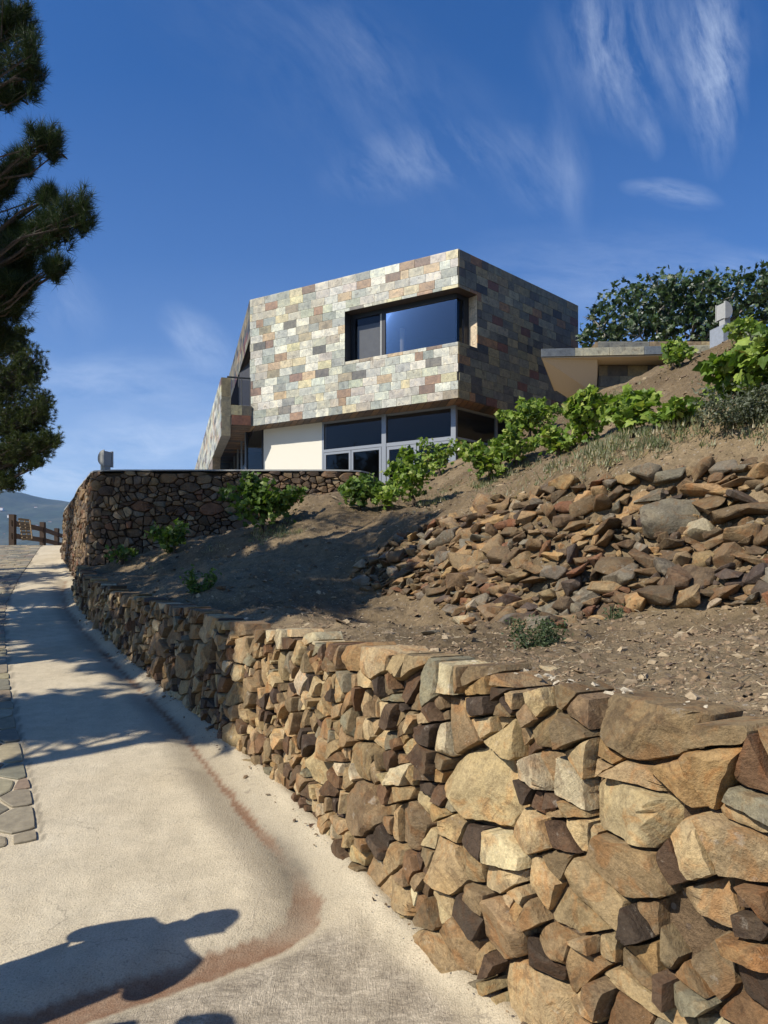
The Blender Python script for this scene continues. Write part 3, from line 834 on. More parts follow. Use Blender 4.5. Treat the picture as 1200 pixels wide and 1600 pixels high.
# rubble bank: tumbled dry stone wall half buried in the slope
def rock_protos(n, rg, flat=.45, sub=1):
    out = []
    for _ in range(n):
        bm = bmesh.new(); k = rg.integers(9, 15)
        for _ in range(k):
            v = rg.normal(size=3); v /= np.linalg.norm(v); v = np.sign(v) * np.abs(v) ** .6
            bm.verts.new((v[0] * rg.uniform(.75, 1.1), v[1] * rg.uniform(.6, .9), v[2] * flat * rg.uniform(.8, 1.1)))
        r = bmesh.ops.convex_hull(bm, input=bm.verts)
        bmesh.ops.delete(bm, geom=[e for e in r['geom_interior'] if isinstance(e, bmesh.types.BMVert)], context='VERTS')
        bmesh.ops.dissolve_limit(bm, angle_limit=rad(14), verts=bm.verts, edges=bm.edges)
        bmesh.ops.bevel(bm, geom=list(bm.edges), offset=.05, segments=1, affect='EDGES', clamp_overlap=True)
        bmesh.ops.triangulate(bm, faces=bm.faces)
        if sub: bmesh.ops.subdivide_edges(bm, edges=[e for e in bm.edges if e.calc_length() > .45], cuts=1)
        bmesh.ops.triangulate(bm, faces=bm.faces)
        V = np.array([v.co for v in bm.verts]); sd = int(rg.integers(1, 999))
        V = V * (1 + .09 * fbm(V[:, 0] * 2.3 + V[:, 2] * 3, V[:, 1] * 2.3, 3, sd)[:, None])
        bm.verts.index_update()
        fs = [tuple(v.index for v in f.verts) for f in bm.faces]; bm.free(); out.append((V, fs))
    return out
PR = rock_protos(22, np.random.default_rng(77))
PALB = [(s2l((130, 110, 80)), 3), (s2l((114, 94, 68)), 3), (s2l((98, 82, 62)), 2.8), (s2l((150, 124, 86)), 1.5), (s2l((112, 104, 88)), 1.6), (s2l((116, 84, 60)), .6), (s2l((84, 72, 62)), 1), (s2l((160, 146, 120)), .4)]
def rubble_bank():
    rg = np.random.default_rng(31); mb = MB()
    bot = [(545, 905), (600, 925), (650, 935), (720, 955), (800, 975), (850, 985), (900, 975), (960, 955), (1000, 948), (1100, 945), (1200, 940), (1330, 950), (1600, 985)]
    top = [(570, 884), (600, 858), (650, 834), (720, 815), (790, 790), (850, 768), (900, 768), (960, 764), (1000, 760), (1100, 748), (1200, 736), (1330, 715), (1600, 690)]
    B = np.array([hit(*q) for q in bot]); T = np.array([hit(*q) for q in top])
    m = len(B); L = np.concatenate([[0], np.cumsum(np.linalg.norm(np.diff((B + T) / 2, axis=0), axis=1))])
    S_ = L[-1]
    def pt(s, t):
        b = np.array([np.interp(s, L, B[:, k]) for k in range(3)]); q = np.array([np.interp(s, L, T[:, k]) for k in range(3)])
        return b + (q - b) * t
    placed = np.zeros((0, 3)); pr = np.zeros(0)
    for (rlo, rhi, tries, ov) in ((.15, .20, 30, .85), (.09, .13, 1800, .62), (.055, .085, 7500, .58), (.03, .05, 7000, .55)):
        for _ in range(tries):
            s = rg.uniform(0, S_); t = rg.uniform(-.04, 1.03)
            if s > S_ * .55: t = t if rlo > .1 or rg.uniform() < .8 else t
            fr = s / S_
            r = rg.uniform(rlo, rhi) * (.75 + .35 * fr)
            # fewer and smaller stones low on the left where earth has slid over them
            if rg.uniform() < (.6 * sstep(.30, .0, t) * sstep(.75, .35, fr)): continue
            q = pt(s, t)
            if len(placed):
                d = np.linalg.norm(placed - q, axis=1)
                if (d < (pr + r) * ov).any(): continue
            placed = np.vstack([placed, q]); pr = np.append(pr, r)
    Dir = B[-1] - B[0]; az = math.atan2(Dir[1], Dir[0])
    for q, r in zip(placed, pr):
        z = float(terr(np.array([q[0]]), np.array([q[1]]))[0])
        V, fs = PR[rg.integers(len(PR))]
        sc = np.array([r * rg.uniform(1.05, 1.6), r * rg.uniform(.9, 1.3), r * (rg.uniform(.8, 1.3) if rg.uniform() < .5 else rg.uniform(1.3, 2.1))]) * np.array([rg.uniform(1, 1.3), 1, 1])
        M = rotm(rg.normal(.22, .25), rg.normal(-.14, .24), az + rg.normal(0, .45))
        c = np.array([q[0], q[1], z]) + np.array([math.sin(az), -math.cos(az), 0]) * r * .34 + np.array([0, 0, r * .08])
        mb.add((V * sc) @ M.T + c, fs, pick(PALB, rg), rg.uniform())
    o = mb.build('rubble_wall', M_STONE, smooth=25)
    tag(o, 'tumbledown rubble wall of brown schist half buried in the upper slope', 'wall')
rubble_bank()

def gravel():
    rg = np.random.default_rng(41); mb = MB(); V = []; n = 0
    pal = [s2l((142, 122, 94)), s2l((120, 100, 76)), s2l((160, 142, 114)), s2l((100, 84, 66)), s2l((130, 114, 92))]
    N = 26000
    px = rg.uniform(130, 1300, N); Y = np.exp(rg.uniform(math.log(1.9), math.log(17), N))
    X = (px - 600) / F * Y
    de, _, sg = dist_poly(X, Y, LOWB); ok = (sg < 0) & (de > .3) & ~((X < -.2) & (Y > 14))
    X = X[ok]; Y = Y[ok]; Z = terr(X, Y)
    for x, y, z in zip(X, Y, Z):
        r = min(.030, .0028 * rg.pareto(1.7) + .0035) * (1 + .10 * y)
        chip(mb, (x, y, z), r, rg, np.array(pal[rg.integers(5)]) * rg.uniform(.8, 1.2))
    N = 9000; px = rg.uniform(130, 1300, N); Y = np.exp(rg.uniform(math.log(1.9), math.log(15), N)); X = (px - 600) / F * Y
    de, _, sg = dist_poly(X, Y, LOWB); ok = (sg < 0) & (de > .3) & ~((X < -.2) & (Y > 14)) & (vn(X * 2, Y * 2, 3) > .4); X = X[ok]; Y = Y[ok]; Z = terr(X, Y)
    for x, y, z in zip(X, Y, Z): chip(mb, (x, y, z), rg.uniform(.006, .016) * (1 + .16 * y), rg, np.array(s2l((130, 110, 86))) * rg.uniform(.8, 1.1))
    N = 1600; px = rg.uniform(150, 1300, N); Y = np.exp(rg.uniform(math.log(1.9), math.log(11), N)); X = (px - 600) / F * Y
    de, _, sg = dist_poly(X, Y, LOWB); ok = (sg < 0) & (de > .3); X = X[ok]; Y = Y[ok]; Z = terr(X, Y)
    for x, y, z in zip(X, Y, Z):
        a = rg.uniform(0, 6.28); L = rg.uniform(.02, .07); d = np.array([math.cos(a), math.sin(a), rg.normal(0, .25)]) * L
        p0 = np.array([x, y, z + .006]); mb.tube([p0, p0 + d * .5 + rg.normal(0, .006, 3), p0 + d], .0012 + .0002 * y, 3, np.array((.42, .34, .22)) * rg.uniform(.5, 1.1), cap=False)
    o = mb.build('gravel', M_GRAVEL); tag(o, kind='stuff')
    o['label'] = 'stone chips and crumbs strewn over the bare brown slope'; o['category'] = 'gravel'
    m2 = MB()
    for _ in range(500):
        u = rg.uniform(.3, LOW.L); d = abs(rg.normal(0, .05)) + .02; x, y = LOW.at(u, d)
        chip(m2, (x, y, zroad(x, y) + .06 * math.exp(-(d / .1) ** 2)), min(.02, .003 * rg.pareto(1.6) + .003), rg, np.array(pal[rg.integers(5)]) * 1.1)
    o = m2.build('grit', M_GRAVEL); tag(o, 'pale grit lying in the angle between drive and wall foot', 'grit', kind='stuff')
gravel()
def loose_stones():
    rg = np.random.default_rng(43)
    data = [(905, 1052, .035, 'small pale flat stone lying alone on the bare ledge, nearest the drive wall'), (345, 923, .06, 'loose brown stone in the shaded hollow left of the bank'),
            (1048, 1040, .04, 'dark loose stone on the ledge below the rubble wall, right of the weed'), (855, 1050, .04, 'squat dark stone on the ledge left of the pale flat one'),
            (620, 905, .10, 'pointed loose rock that slid below the left end of the rubble'), (735, 985, .06, 'loose tan rock at the foot of the bank left of the weed'),
            (345 + 330, 990, .05, 'little brown rock on the ledge behind the broadest wall slab')]
    for px, py, r, lab in data:
        p = hit(px, py, 1.9); mb = MB(); V, fs = PR[rg.integers(len(PR))]
        z = float(terr(np.array([p[0]]), np.array([p[1]]))[0])
        mb.add((V * np.array([r * 1.4, r, r * .8])) @ rotm(.1, .1, rg.uniform(0, 6)).T + np.array([p[0], p[1], z + r * .15]), fs, pick(PALB, rg) * 1.2, rg.uniform())
        tag(mb.build('loose_stone', M_STONE, smooth=25), lab, 'stone', 'loose stones on the slope')
loose_stones()
# ------------------------------------------------------------ the villa
ZT, ZB, ZG = 11.16, 6.97, 3.9
A_ = np.array([2.09, 20.8]); L_ = np.array([-4.43, 24.48]); R_ = np.array([6.55, 24.98])
BD = np.array([-.277, .961])
LB = L_ + BD * 9.5; RB = R_ + BD * 8.5
TP = [(s2l((206, 198, 178)), 2.8), (s2l((188, 184, 170)), 2.6), (s2l((164, 164, 154)), 2.4), (s2l((176, 164, 142)), 2.0), (s2l((142, 144, 134)), 1.6), (s2l((200, 184, 136)), 1.8), (s2l((176, 176, 148)), 1.2),
      (s2l((112, 104, 92)), 1.2), (s2l((190, 156, 112)), 1.1), (s2l((156, 116, 80)), .8), (s2l((124, 92, 72)), .5), (s2l((90, 86, 80)), .9), (s2l((178, 166, 154)), 1.2), (s2l((150, 132, 102)), 1.0)]
TPD = [(s2l((126, 116, 92)), 3), (s2l((112, 108, 94)), 3), (s2l((98, 94, 84)), 2.5), (s2l((136, 122, 90)), 1.8), (s2l((84, 78, 70)), 1.8), (s2l((110, 70, 52)), .7), (s2l((140, 104, 66)), .7), (s2l((138, 132, 112)), 1.2), (s2l((62, 58, 56)), 1)]  # darker set of the same slate, shade of the facade put into the colours
def tiles(mb, o, ud, W_, z0, z1, nrm, holes=(), pal=TP, rh=.2465, tw=.5, seed=1, upd=(0, 0, 1), t=.014, gapc=.005, key=0):
    """running bond stone tiles on the plane through o (u along ud, v along upd), cut round the holes"""
    rg = np.random.default_rng(seed); o = np.array(o, float); ud = np.array([*ud, 0.0][:3], float); upd = np.array(upd, float); nrm = np.array(nrm, float)
    H = z1 - z0; nrow = max(1, int(round(H / rh))); rh = H / nrow
    for r in range(nrow):
        v0, v1 = r * rh, (r + 1) * rh; u = -((r % 2) * .5 + rg.uniform(-.07, .07)) * tw
        while u < W_:
            w = tw * (1 if rg.uniform() > .1 else rg.uniform(.5, .8)); a, b = max(0, u), min(W_, u + w)
            u += w
            if b - a < .03: continue
            c = pick(pal, rg, .10); rr = rg.uniform()
            rects = [(a, v0, b, v1)]
            for (h0, g0, h1, g1) in holes:
                nr = []
                for (x0, y0, x1, y1) in rects:
                    if x1 <= h0 or x0 >= h1 or y1 <= g0 or y0 >= g1: nr.append((x0, y0, x1, y1)); continue
                    if x0 < h0: nr.append((x0, y0, h0, y1))
                    if x1 > h1: nr.append((h1, y0, x1, y1))
                    xa, xb = max(x0, h0), min(x1, h1)
                    if y0 < g0: nr.append((xa, y0, xb, g0))
                    if y1 > g1: nr.append((xa, g1, xb, y1))
                rects = nr
            for (x0, y0, x1, y1) in rects:
                if x1 - x0 < .015 or y1 - y0 < .015: continue
                g = gapc; x0 += g; x1 -= g; y0 += g; y1 -= g
                i = min(.035, (x1 - x0) / 3, (y1 - y0) / 3); tt = t + rg.uniform(0, .007)
                P4 = lambda a0, b0, a1, b1, d: [o + ud * p + upd * q + nrm * d for p, q in ((a0, b0), (a1, b0), (a1, b1), (a0, b1))]
                V = P4(x0, y0, x1, y1, 0) + P4(x0, y0, x1, y1, tt) + P4(x0 + i, y0 + i, x1 - i, y1 - i, tt + .0005)
                fs = [(k, (k + 1) % 4, 4 + (k + 1) % 4, 4 + k) for k in range(4)] + [(4 + k, 4 + (k + 1) % 4, 8 + (k + 1) % 4, 8 + k) for k in range(4)] + [(8, 9, 10, 11)]
                e = rg.uniform(1.0, 1.16); cc = np.vstack([np.tile(c * e, (8, 1)), np.tile(c * rg.uniform(.82, 1.0), (4, 1))])
                mb.add(V, fs, np.clip(cc, 0, 1), rr)
def grey(pal, k, g):
    return [(tuple((np.array(c) * (1 - k) + np.mean(c) * k) * g * np.array([.97, 1.0, .94])), w) for c, w in pal]
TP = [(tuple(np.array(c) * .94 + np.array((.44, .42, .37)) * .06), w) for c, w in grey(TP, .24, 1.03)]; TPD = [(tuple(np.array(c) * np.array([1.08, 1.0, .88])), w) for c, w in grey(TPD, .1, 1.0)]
def unit(v): v = np.array(v, float); return v / np.linalg.norm(v)
def v3(p, z): return np.array([p[0], p[1], z])
def quad(mb, a, b, c, d, col=(.5,) * 3, rnd=0): mb.add([a, b, c, d], [(0, 1, 2, 3)], col, rnd)

def villa():
    V_ = empty('villa', (A_[0], A_[1], ZG), 'angular two-storey house clad in patchwork slate tiles standing above the terrace wall', 'house')
    ul = unit(L_ - A_); ur = unit(R_ - A_); nl = np.array([ul[1], -ul[0]]); nl = -nl if nl @ np.array([-.5, -.87]) < 0 else nl
    nr = np.array([ur[1], -ur[0]]); nr = -nr if nr @ np.array([.7, -.7]) < 0 else nr
    n3l = np.array([*nl, 0]); n3r = np.array([*nr, 0])
    WL = np.linalg.norm(L_ - A_); WR = np.linalg.norm(R_ - A_)
    w0, w1 = 8.55 - ZB, 10.08 - ZB; wl, wr = 3.77, .81
    mb = MB(); tiles(mb, v3(A_, ZB), ul, WL, ZB, ZT, n3l, [(-1, w0, wl, w1)], TP, seed=4)
    mb.build('sunlit_facade', M_TILE, V_)
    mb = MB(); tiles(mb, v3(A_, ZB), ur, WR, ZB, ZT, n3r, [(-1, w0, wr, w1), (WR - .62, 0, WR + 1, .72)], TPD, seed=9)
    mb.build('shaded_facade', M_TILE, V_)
    # side facade band (roof fascia) running away on the left
    nb = np.array([-BD[1], BD[0]]); n3b = np.array([*nb, 0])
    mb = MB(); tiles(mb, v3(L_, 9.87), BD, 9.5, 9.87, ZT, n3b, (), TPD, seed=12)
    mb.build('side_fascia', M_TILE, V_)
    # structural shell: the cladding is bedded on this, so it only shows in joints
    core = MB(); e = .001; T = .30
    def wallpiece(p, ud, n, u0, u1, z0, z1, th=T):
        a = v3(p, z0) + np.array([*ud, 0]) * u0 - np.array([*n, 0]) * e
        core.obox(a, np.array([*ud, 0]) * (u1 - u0), -np.array([*n, 0]) * th, (0, 0, z1 - z0), s2l((58, 54, 50)))
    wallpiece(A_, ul, nl, 0.004, WL - .004, ZB + .003, ZB + w0 - .012); wallpiece(A_, ul, nl, 0.004, WL - .004, ZB + w1 + .012, ZT - .06)
    wallpiece(A_, ul, nl, wl + .012, WL - .004, ZB + w0 - .012, ZB + w1 + .012)
    wallpiece(A_, ur, nr, 0.006, WR - .004, ZB + w1 + .013, ZT - .062); wallpiece(A_, ur, nr, 0.006, WR - .64, ZB + .004, ZB + w0 - .013)
    wallpiece(A_, ur, nr, wr + .012, WR - .64, ZB + w0 - .013, ZB + w1 + .013); wallpiece(A_, ur, nr, WR - .64, WR - .004, ZB + .72, ZB + w1 + .013)
    wallpiece(L_, BD, nb, .004, 9.4, 9.874, ZT - .064)
    core.build('wall', M_COL, V_)
    # back walls
    bw = MB()
    for a, b in ((LB, RB), (RB, R_ + BD * .02)):
        d = np.array([*(b - a), 0]); n = unit((d[1], -d[0], 0)) * .25
        bw.obox(v3(a, ZG), d, -n if n @ np.array([0, 1, 0]) > 0 else n, (0, 0, ZT - .07 - ZG), s2l((110, 104, 96)))
    bw.build('rear_wall', M_COL, V_)
    # roof
    ro = MB(); off = .012
    ro.prism([v3(A_ + (0, -off), ZT), v3(R_ + np.array([off, 0]), ZT), v3(RB, ZT), v3(LB, ZT), v3(L_ + np.array([-off, 0]), ZT)], (0, 0, -.05), s2l((150, 146, 138)))
    ro.build('roof', M_COL, V_)
    # dark soffit boards under the overhang + floor slab between storeys
    sf = MB(); rg = np.random.default_rng(5)
    def strip_tiles(mb, p0, p1, q0, q1, z, n, pal, th=.01):
        for i in range(n):
            a, b = i / n + .002, (i + 1) / n - .002
            pts = [v3(p0 + (p1 - p0) * a, z), v3(p0 + (p1 - p0) * b, z), v3(q0 + (q1 - q0) * b, z), v3(q0 + (q1 - q0) * a, z)]
            mb.prism(pts, (0, 0, th), pick(pal, rg), rg.uniform())
    PS = [(s2l((120, 92, 66)), 2), (s2l((98, 80, 62)), 2), (s2l((132, 104, 74)), 1), (s2l((84, 72, 62)), 1)]
    G0 = np.array([2.02, 21.6]); gl = unit((-.879, .477)); gr = ur
    GL = G0 + gl * 7.70; GR = G0 + gr * 6.0
    strip_tiles(sf, A_, L_, G0 + (0, .06), GL + (0, .06), ZB - .012, 30, PS); strip_tiles(sf, A_, R_, G0 + (0, .06), GR + (0, .06), ZB - .0125, 26, PS)
    sf.build('soffit', M_TILE, V_)
    fl = MB(); inl = lambda p: p + BD * .32
    fl.prism([v3(inl(A_), ZB + .0), v3(inl(R_) - ur * .4, ZB + .0), v3(RB - ur * .3, ZB), v3(LB + ur * .3, ZB), v3(inl(L_) + ur * .2, ZB)], (0, 0, .16), s2l((90, 84, 76)))
    fl.build('upper_floor', M_COL, V_)
    # ---------------- corner window
    # reveals
    nli = -nl; nri = -nr; dl, dr = .34, .30
    M2 = np.array([nl, nr]); C = A_ + np.linalg.solve(M2, np.array([-dl, -dr]))     # inner corner
    wL = A_ + ul * wl; wR = A_ + ur * wr; wLi = wL + nli * dl; wRi = wR + nri * dr
    win = MB(); z0, z1 = ZB + w0, ZB + w1
    win.prism([v3(A_, z0 - .012), v3(wR, z0 - .012), v3(wRi, z0 - .012), v3(C, z0 - .012), v3(wLi, z0 - .012), v3(wL, z0 - .012)], (0, 0, .012), s2l((150, 140, 124)))
    frame = win.build('window_sill', M_COL, V_)
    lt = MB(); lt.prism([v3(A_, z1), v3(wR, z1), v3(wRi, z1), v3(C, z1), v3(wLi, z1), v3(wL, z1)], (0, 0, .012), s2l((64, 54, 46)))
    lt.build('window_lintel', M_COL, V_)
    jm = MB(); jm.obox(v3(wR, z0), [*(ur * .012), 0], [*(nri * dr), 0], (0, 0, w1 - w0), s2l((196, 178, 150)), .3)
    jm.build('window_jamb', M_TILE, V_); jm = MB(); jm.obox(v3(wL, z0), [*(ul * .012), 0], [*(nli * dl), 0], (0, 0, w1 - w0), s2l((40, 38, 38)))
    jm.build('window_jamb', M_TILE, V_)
    fr = MB(); K = s2l((26, 26, 28))
    def bar(mb, p, ud, n, u0, u1, za, zb, th=.06, col=(.5,) * 3, inset=0):
        mb.obox(v3(p + n * inset, za) + np.array([*ud, 0]) * u0, np.array([*ud, 0]) * (u1 - u0), np.array([*n, 0]) * th, (0, 0, zb - za), col)
    Lw = np.linalg.norm(wLi - C)
    for (a, b, c, d) in ((0, Lw, z0, z0 + .05), (.05, Lw, z1 - .13, z1), (Lw - .13, Lw - .002, z0 + .05, z1 - .13), (Lw - 1.22, Lw - 1.10, z0 + .05, z1 - .13)):
        bar(fr, C, ul, nli, a, b, c, d, .07)
    Rw = np.linalg.norm(wRi - C)
    for (a, b, c, d) in ((.0, Rw, z0, z0 + .05), (.0, Rw, z1 - .12, z1), (Rw - .14, Rw - .002, z0 + .05, z1 - .12), (.32, .40, z0 + .05, z1 - .12)):
        bar(fr, C, ur, nri, a, b, c, d, .07)
    fo = fr.build('window_frame', M_DARKF, V_)
    gp = MB(); quad(gp, v3(C + nli * .03, z0 + .05), v3(C + nli * .03 + ul * (Lw - 1.22), z0 + .05), v3(C + nli * .03 + ul * (Lw - 1.22), z1 - .13), v3(C + nli * .03, z1 - .13))
    gp.build('pane', M_GLASS, fo)
    gp = MB(); quad(gp, v3(C + nli * .03 + ul * (Lw - 1.1), z0 + .05), v3(C + nli * .03 + ul * (Lw - .13), z0 + .05), v3(C + nli * .03 + ul * (Lw - .13), z1 - .13), v3(C + nli * .03 + ul * (Lw - 1.1), z1 - .13))
    gp.build('pane', M_GLASS2, fo)
    gp = MB(); quad(gp, v3(C + nri * .03, z0 + .05), v3(C + nri * .03 + ur * (Rw - .14), z0 + .05), v3(C + nri * .03 + ur * (Rw - .14), z1 - .12), v3(C + nri * .03, z1 - .12))
    gp.build('pane', M_GLASS2, fo)
    # pale roller blind behind the small pane, with its pale edge post
    bl = MB(); bar(bl, C, ul, nli, Lw - 1.06, Lw - .15, z0 + .06, z1 - .34, .02, inset=.12); bl.build('blind', M_CURT, V_)
    bp = MB(); bar(bp, C, ul, nli, Lw - 1.10, Lw - 1.05, z0 + .05, z1 - .14, .012, (.6, .6, .58), inset=-.006); bp.build('blind_edge', M_CONC, V_)
    rm = MB(); ins = 3.0
    rp = [C + nli * .25 + nri * .25, L_ + BD * .6 + ur * .5, L_ + BD * 4, R_ + BD * 2 - ur * .5, R_ - ur * .9 + BD * .5]
    for i in (1, 2, 3): quad(rm, v3(rp[i], ZB + .2), v3(rp[(i + 1) % 5], ZB + .2), v3(rp[(i + 1) % 5], ZT - .4), v3(rp[i], ZT - .4))
    quad(rm, *[v3(rp[i], ZT - .4) for i in (0, 1, 2, 3)])
    rm.build('interior', M_DARKIN, V_)
    # a pale column and a few glass things in the upper room
    cl = MB(); q = C + ul * 2.05 + nli * .55; cl.tube([v3(q, ZB + .2), v3(q, z0 + 1.02)], .075, 12); cl.build('floor_lamp', M_WHITE, V_)
    # ---------------- ground floor
    base = 3.87
    ts = dict(white0=4.57, white1=6.91, end=7.70)
    ww = MB(); bar(ww, G0, gl, -np.array([gl[1], -gl[0]]) if False else np.array([.477, .879]), 4.57, 6.91, base, ZB - .012, .25); ww.build('rendered_wall', M_WHITE, V_)
    gi = np.array([.477, .879])
    gf = MB(); AL = (.4,) * 3
    def gbar(mb, t0, t1, za, zb, th=.08, inset=-.0): bar(mb, G0, gl, gi, t0, t1, za, zb, th, AL, inset)
    tz = 6.06
    gbar(gf, -.09, .06, base, ZB - .013, .14, -.03); gbar(gf, 2.22, 2.37, base, ZB - .013, .12, -.025); gbar(gf, 4.50, 4.568, base, ZB - .013, .10, 0)
    gbar(gf, .06, 2.22, tz - .11, tz, .10, -.01); gbar(gf, 2.37, 4.50, tz - .09, tz, .10, -.01)
    gbar(gf, .06, 4.5, ZB - .075, ZB - .013, .08, .012); gbar(gf, .06, 4.5, base, base + .07, .08, .012)
    gfo = gf.build('glazing_frame', M_ALU, V_)
    def leafframe(a, b, z0, z1, name, w=.07, glass=M_GLASS2):
        m = MB(); gbar(m, a, a + w, z0, z1, .06, .0); gbar(m, b - w, b, z0, z1, .06, .0); gbar(m, a + w, b - w, z1 - w, z1, .06, .0); gbar(m, a + w, b - w, z0, z0 + w, .06, .0)
        o = m.build(name, M_ALU, V_)
        g = MB(); p = G0 + gi * .03
        quad(g, v3(p + gl * (a + w), z0 + w), v3(p + gl * (b - w), z0 + w), v3(p + gl * (b - w), z1 - w), v3(p + gl * (a + w), z1 - w)); g.build('pane', glass, o)
        return o
    leafframe(2.40, 3.47, base + .08, tz - .10, 'window'); leafframe(3.49, 4.49, base + .08, tz - .10, 'window')
    leafframe(.08, 1.18, base + .08, tz - .12, 'window')
    d = leafframe(1.20, 2.21, base + .08, tz - .12, 'door', .09)
    hd = MB(); p = G0 + gl * 1.29 - gi * .05; hd.tube([v3(p, base + 1.0), v3(p + gl * .14, base + 1.0)], .012, 8); hd.build('handle', M_ALU, d)
    up = MB(); p = G0 + gi * .04
    for a, b in ((.06, 2.22), (2.37, 4.5)): quad(up, v3(p + gl * a, tz), v3(p + gl * b, tz), v3(p + gl * b, ZB - .07), v3(p + gl * a, ZB - .07))
    up.build('transom_pane', M_GLASS2, gfo)
    # glass panel left of the white wall
    lp = MB(); gbar(lp, 6.93, 7.0, base, ZB - .013, .07, .01); gbar(lp, 7.62, 7.70, base, ZB - .013, .07, .01); gbar(lp, 7.0, 7.62, 5.30, 5.34, .05, .02); lo = lp.build('side_window', M_DARKF, V_)
    g = MB(); quad(g, v3(p + gl * 7.0, base), v3(p + gl * 7.62, base), v3(p + gl * 7.62, ZB - .02), v3(p + gl * 7.0, ZB - .02)); g.build('pane', M_GLASS2, lo)
    # side wall under the balcony, glazed and dark
    sw = MB(); q0 = G0 + gl * 7.70; 
    for k in range(6):
        a = q0 + BD * (k * 1.6); sw.obox(v3(a, base), [*(BD * .09), 0], [.08, .02, 0], (0, 0, ZB - base - .013))
    sw.build('side_frame', M_ALU, V_)
    g = MB(); quad(g, v3(q0 + (.03, 0), base), v3(q0 + BD * 9 + (.03, 0), base), v3(q0 + BD * 9 + (.03, 0), ZB - .02), v3(q0 + (.03, 0), ZB - .02)); g.build('side_pane', M_GLASS2, V_)
    # right glazing under the shaded facade
    rgm = MB(); gri = -nr
    def rbar(mb, t0, t1, za, zb, th=.08, inset=0): bar(mb, G0, ur, gri, t0, t1, za, zb, th, AL, inset)
    for a, b in ((2.0, 2.08), (4.0, 4.08), (5.9, 6.0)): rbar(rgm, a, b, base, ZB - .014)
    rbar(rgm, .1, 6, 6.0, 6.07); rbar(rgm, .1, 6, ZB - .08, ZB - .014); ro_ = rgm.build('garden_glazing', M_ALU, V_)
    g = MB(); p = G0 + gri * .04; quad(g, v3(p + ur * .05, base), v3(p + ur * 6, base), v3(p + ur * 6, ZB - .02), v3(p + ur * .05, ZB - .02)); g.build('pane', M_GLASS2, ro_)
    # ground floor room
    rm = MB(); r0 = G0 + BD * 4.5 + (0, 0)
    quad(rm, v3(GL + BD * 4, base), v3(GR + BD * 3, base), v3(GR + BD * 3, ZB - .03), v3(GL + BD * 4, ZB - .03)); quad(rm, v3(G0 + BD * .4, base + .01), v3(GR + BD * .4 - ur * .3, base + .01), v3(GR + BD * 3, base + .01), v3(GL + BD * 4, base + .01))
    quad(rm, v3(GR - ur * .1, base), v3(GR + BD * 3, base), v3(GR + BD * 3, ZB - .03), v3(GR - ur * .1, ZB - .03))
    rm.build('interior', M_DARKIN, V_)
    # dark door recess low at the right end
    rc = MB(); a = R_ - ur * .62
    rc.obox(v3(a, ZB), [*(ur * .60), 0], [*(-nr * .04 - nr * .3), 0], (0, 0, .03), s2l((60, 56, 52)))
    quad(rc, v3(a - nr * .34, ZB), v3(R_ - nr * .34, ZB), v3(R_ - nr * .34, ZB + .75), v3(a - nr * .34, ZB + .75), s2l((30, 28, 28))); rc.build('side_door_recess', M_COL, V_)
    # ---------------- balcony on the left
    b0 = L_ + np.array([-.02, 0]); x1 = P(394, 640, 24.36)[0]; x0 = P(346, 640, 24.1)[0]
    pA = np.array([x1 - .01, 24.36]); pB = np.array([P(361, 640, 24.2)[0], 24.2]); pC = np.array([x0, 24.12])
    ub = unit(pC - pA); nbm = np.array([ub[1], -ub[0]]); nbm = nbm if nbm[1] < 0 else -nbm; n3 = np.array([*nbm, 0])
    beam = MB(); Wb = np.linalg.norm(pB - pA)
    tiles(beam, v3(pA, 6.97), ub, Wb, 6.97, 7.62, n3, (), TPD, rh=.325, tw=.62, seed=3)
    beam.obox(v3(pA, 6.972), [*(ub * Wb), 0], [*(-nbm * .3), 0], (0, 0, .645), s2l((90, 84, 76)))
    beam.build('balcony_beam', M_TILE, V_)
    so_ = MB(); q0 = pA - nbm * .3; q1 = pB - nbm * .3
    strip_tiles(so_, pA - nbm * .01, q0 + BD * 9 , pB - nbm * .01, q1 + BD * 9, 6.955, 26, PS); so_.build('balcony_soffit', M_TILE, V_)
    fl = MB(); fl.prism([v3(q0, 7.0), v3(q1, 7.0), v3(q1 + BD * 9, 7.0), v3(q0 + BD * 9, 7.0)], (0, 0, .5), s2l((90, 86, 80))); fl.build('balcony_floor', M_COL, V_)
    # parapet wall running away down the slope
    pw = MB(); dp = unit((-5.8, 19.2)); npw = np.array([-dp[1], dp[0]]); Wc = np.linalg.norm(pC - pB); zp0, zp1 = 6.60, 8.50
    tiles(pw, v3(pB, zp0), ub, Wc, zp0, zp1, n3, (), TPD, rh=.62, tw=.6, seed=8)
    tiles(pw, v3(pC, zp0), dp, 20, zp0, zp1, [*npw, 0], (), TP, rh=.24, tw=.5, seed=18)
    pw.obox(v3(pC, zp0 + .002) - np.array([*npw, 0]) * .001, np.array([*dp, 0]) * 20, -np.array([*npw, 0]) * (Wc * .97), (0, 0, zp1 - zp0 - .004), s2l((110, 102, 90)))
    # lower leg of the parapet, beyond the bend
    a = pC + dp * 4.3
    pw.prism([v3(a, zp0), v3(a + dp * 15.7, zp0), v3(a + dp * 15.7, 3.88), v3(a + dp * .9, 3.88)], -np.array([*npw, 0]) * (Wc * .97), s2l((128, 112, 90)))
    pw.build('parapet', M_TILE, V_)
    # railing
    rl = MB(); zt = 8.56
    a = v3(pA + ub * .04 - nbm * .12, 0); b = v3(pB - ub * -.12 - nbm * .12, 0)
    rl.tube([a + (0, 0, zt), b + (0, 0, zt)], .032, 8, s2l((60, 62, 64)))
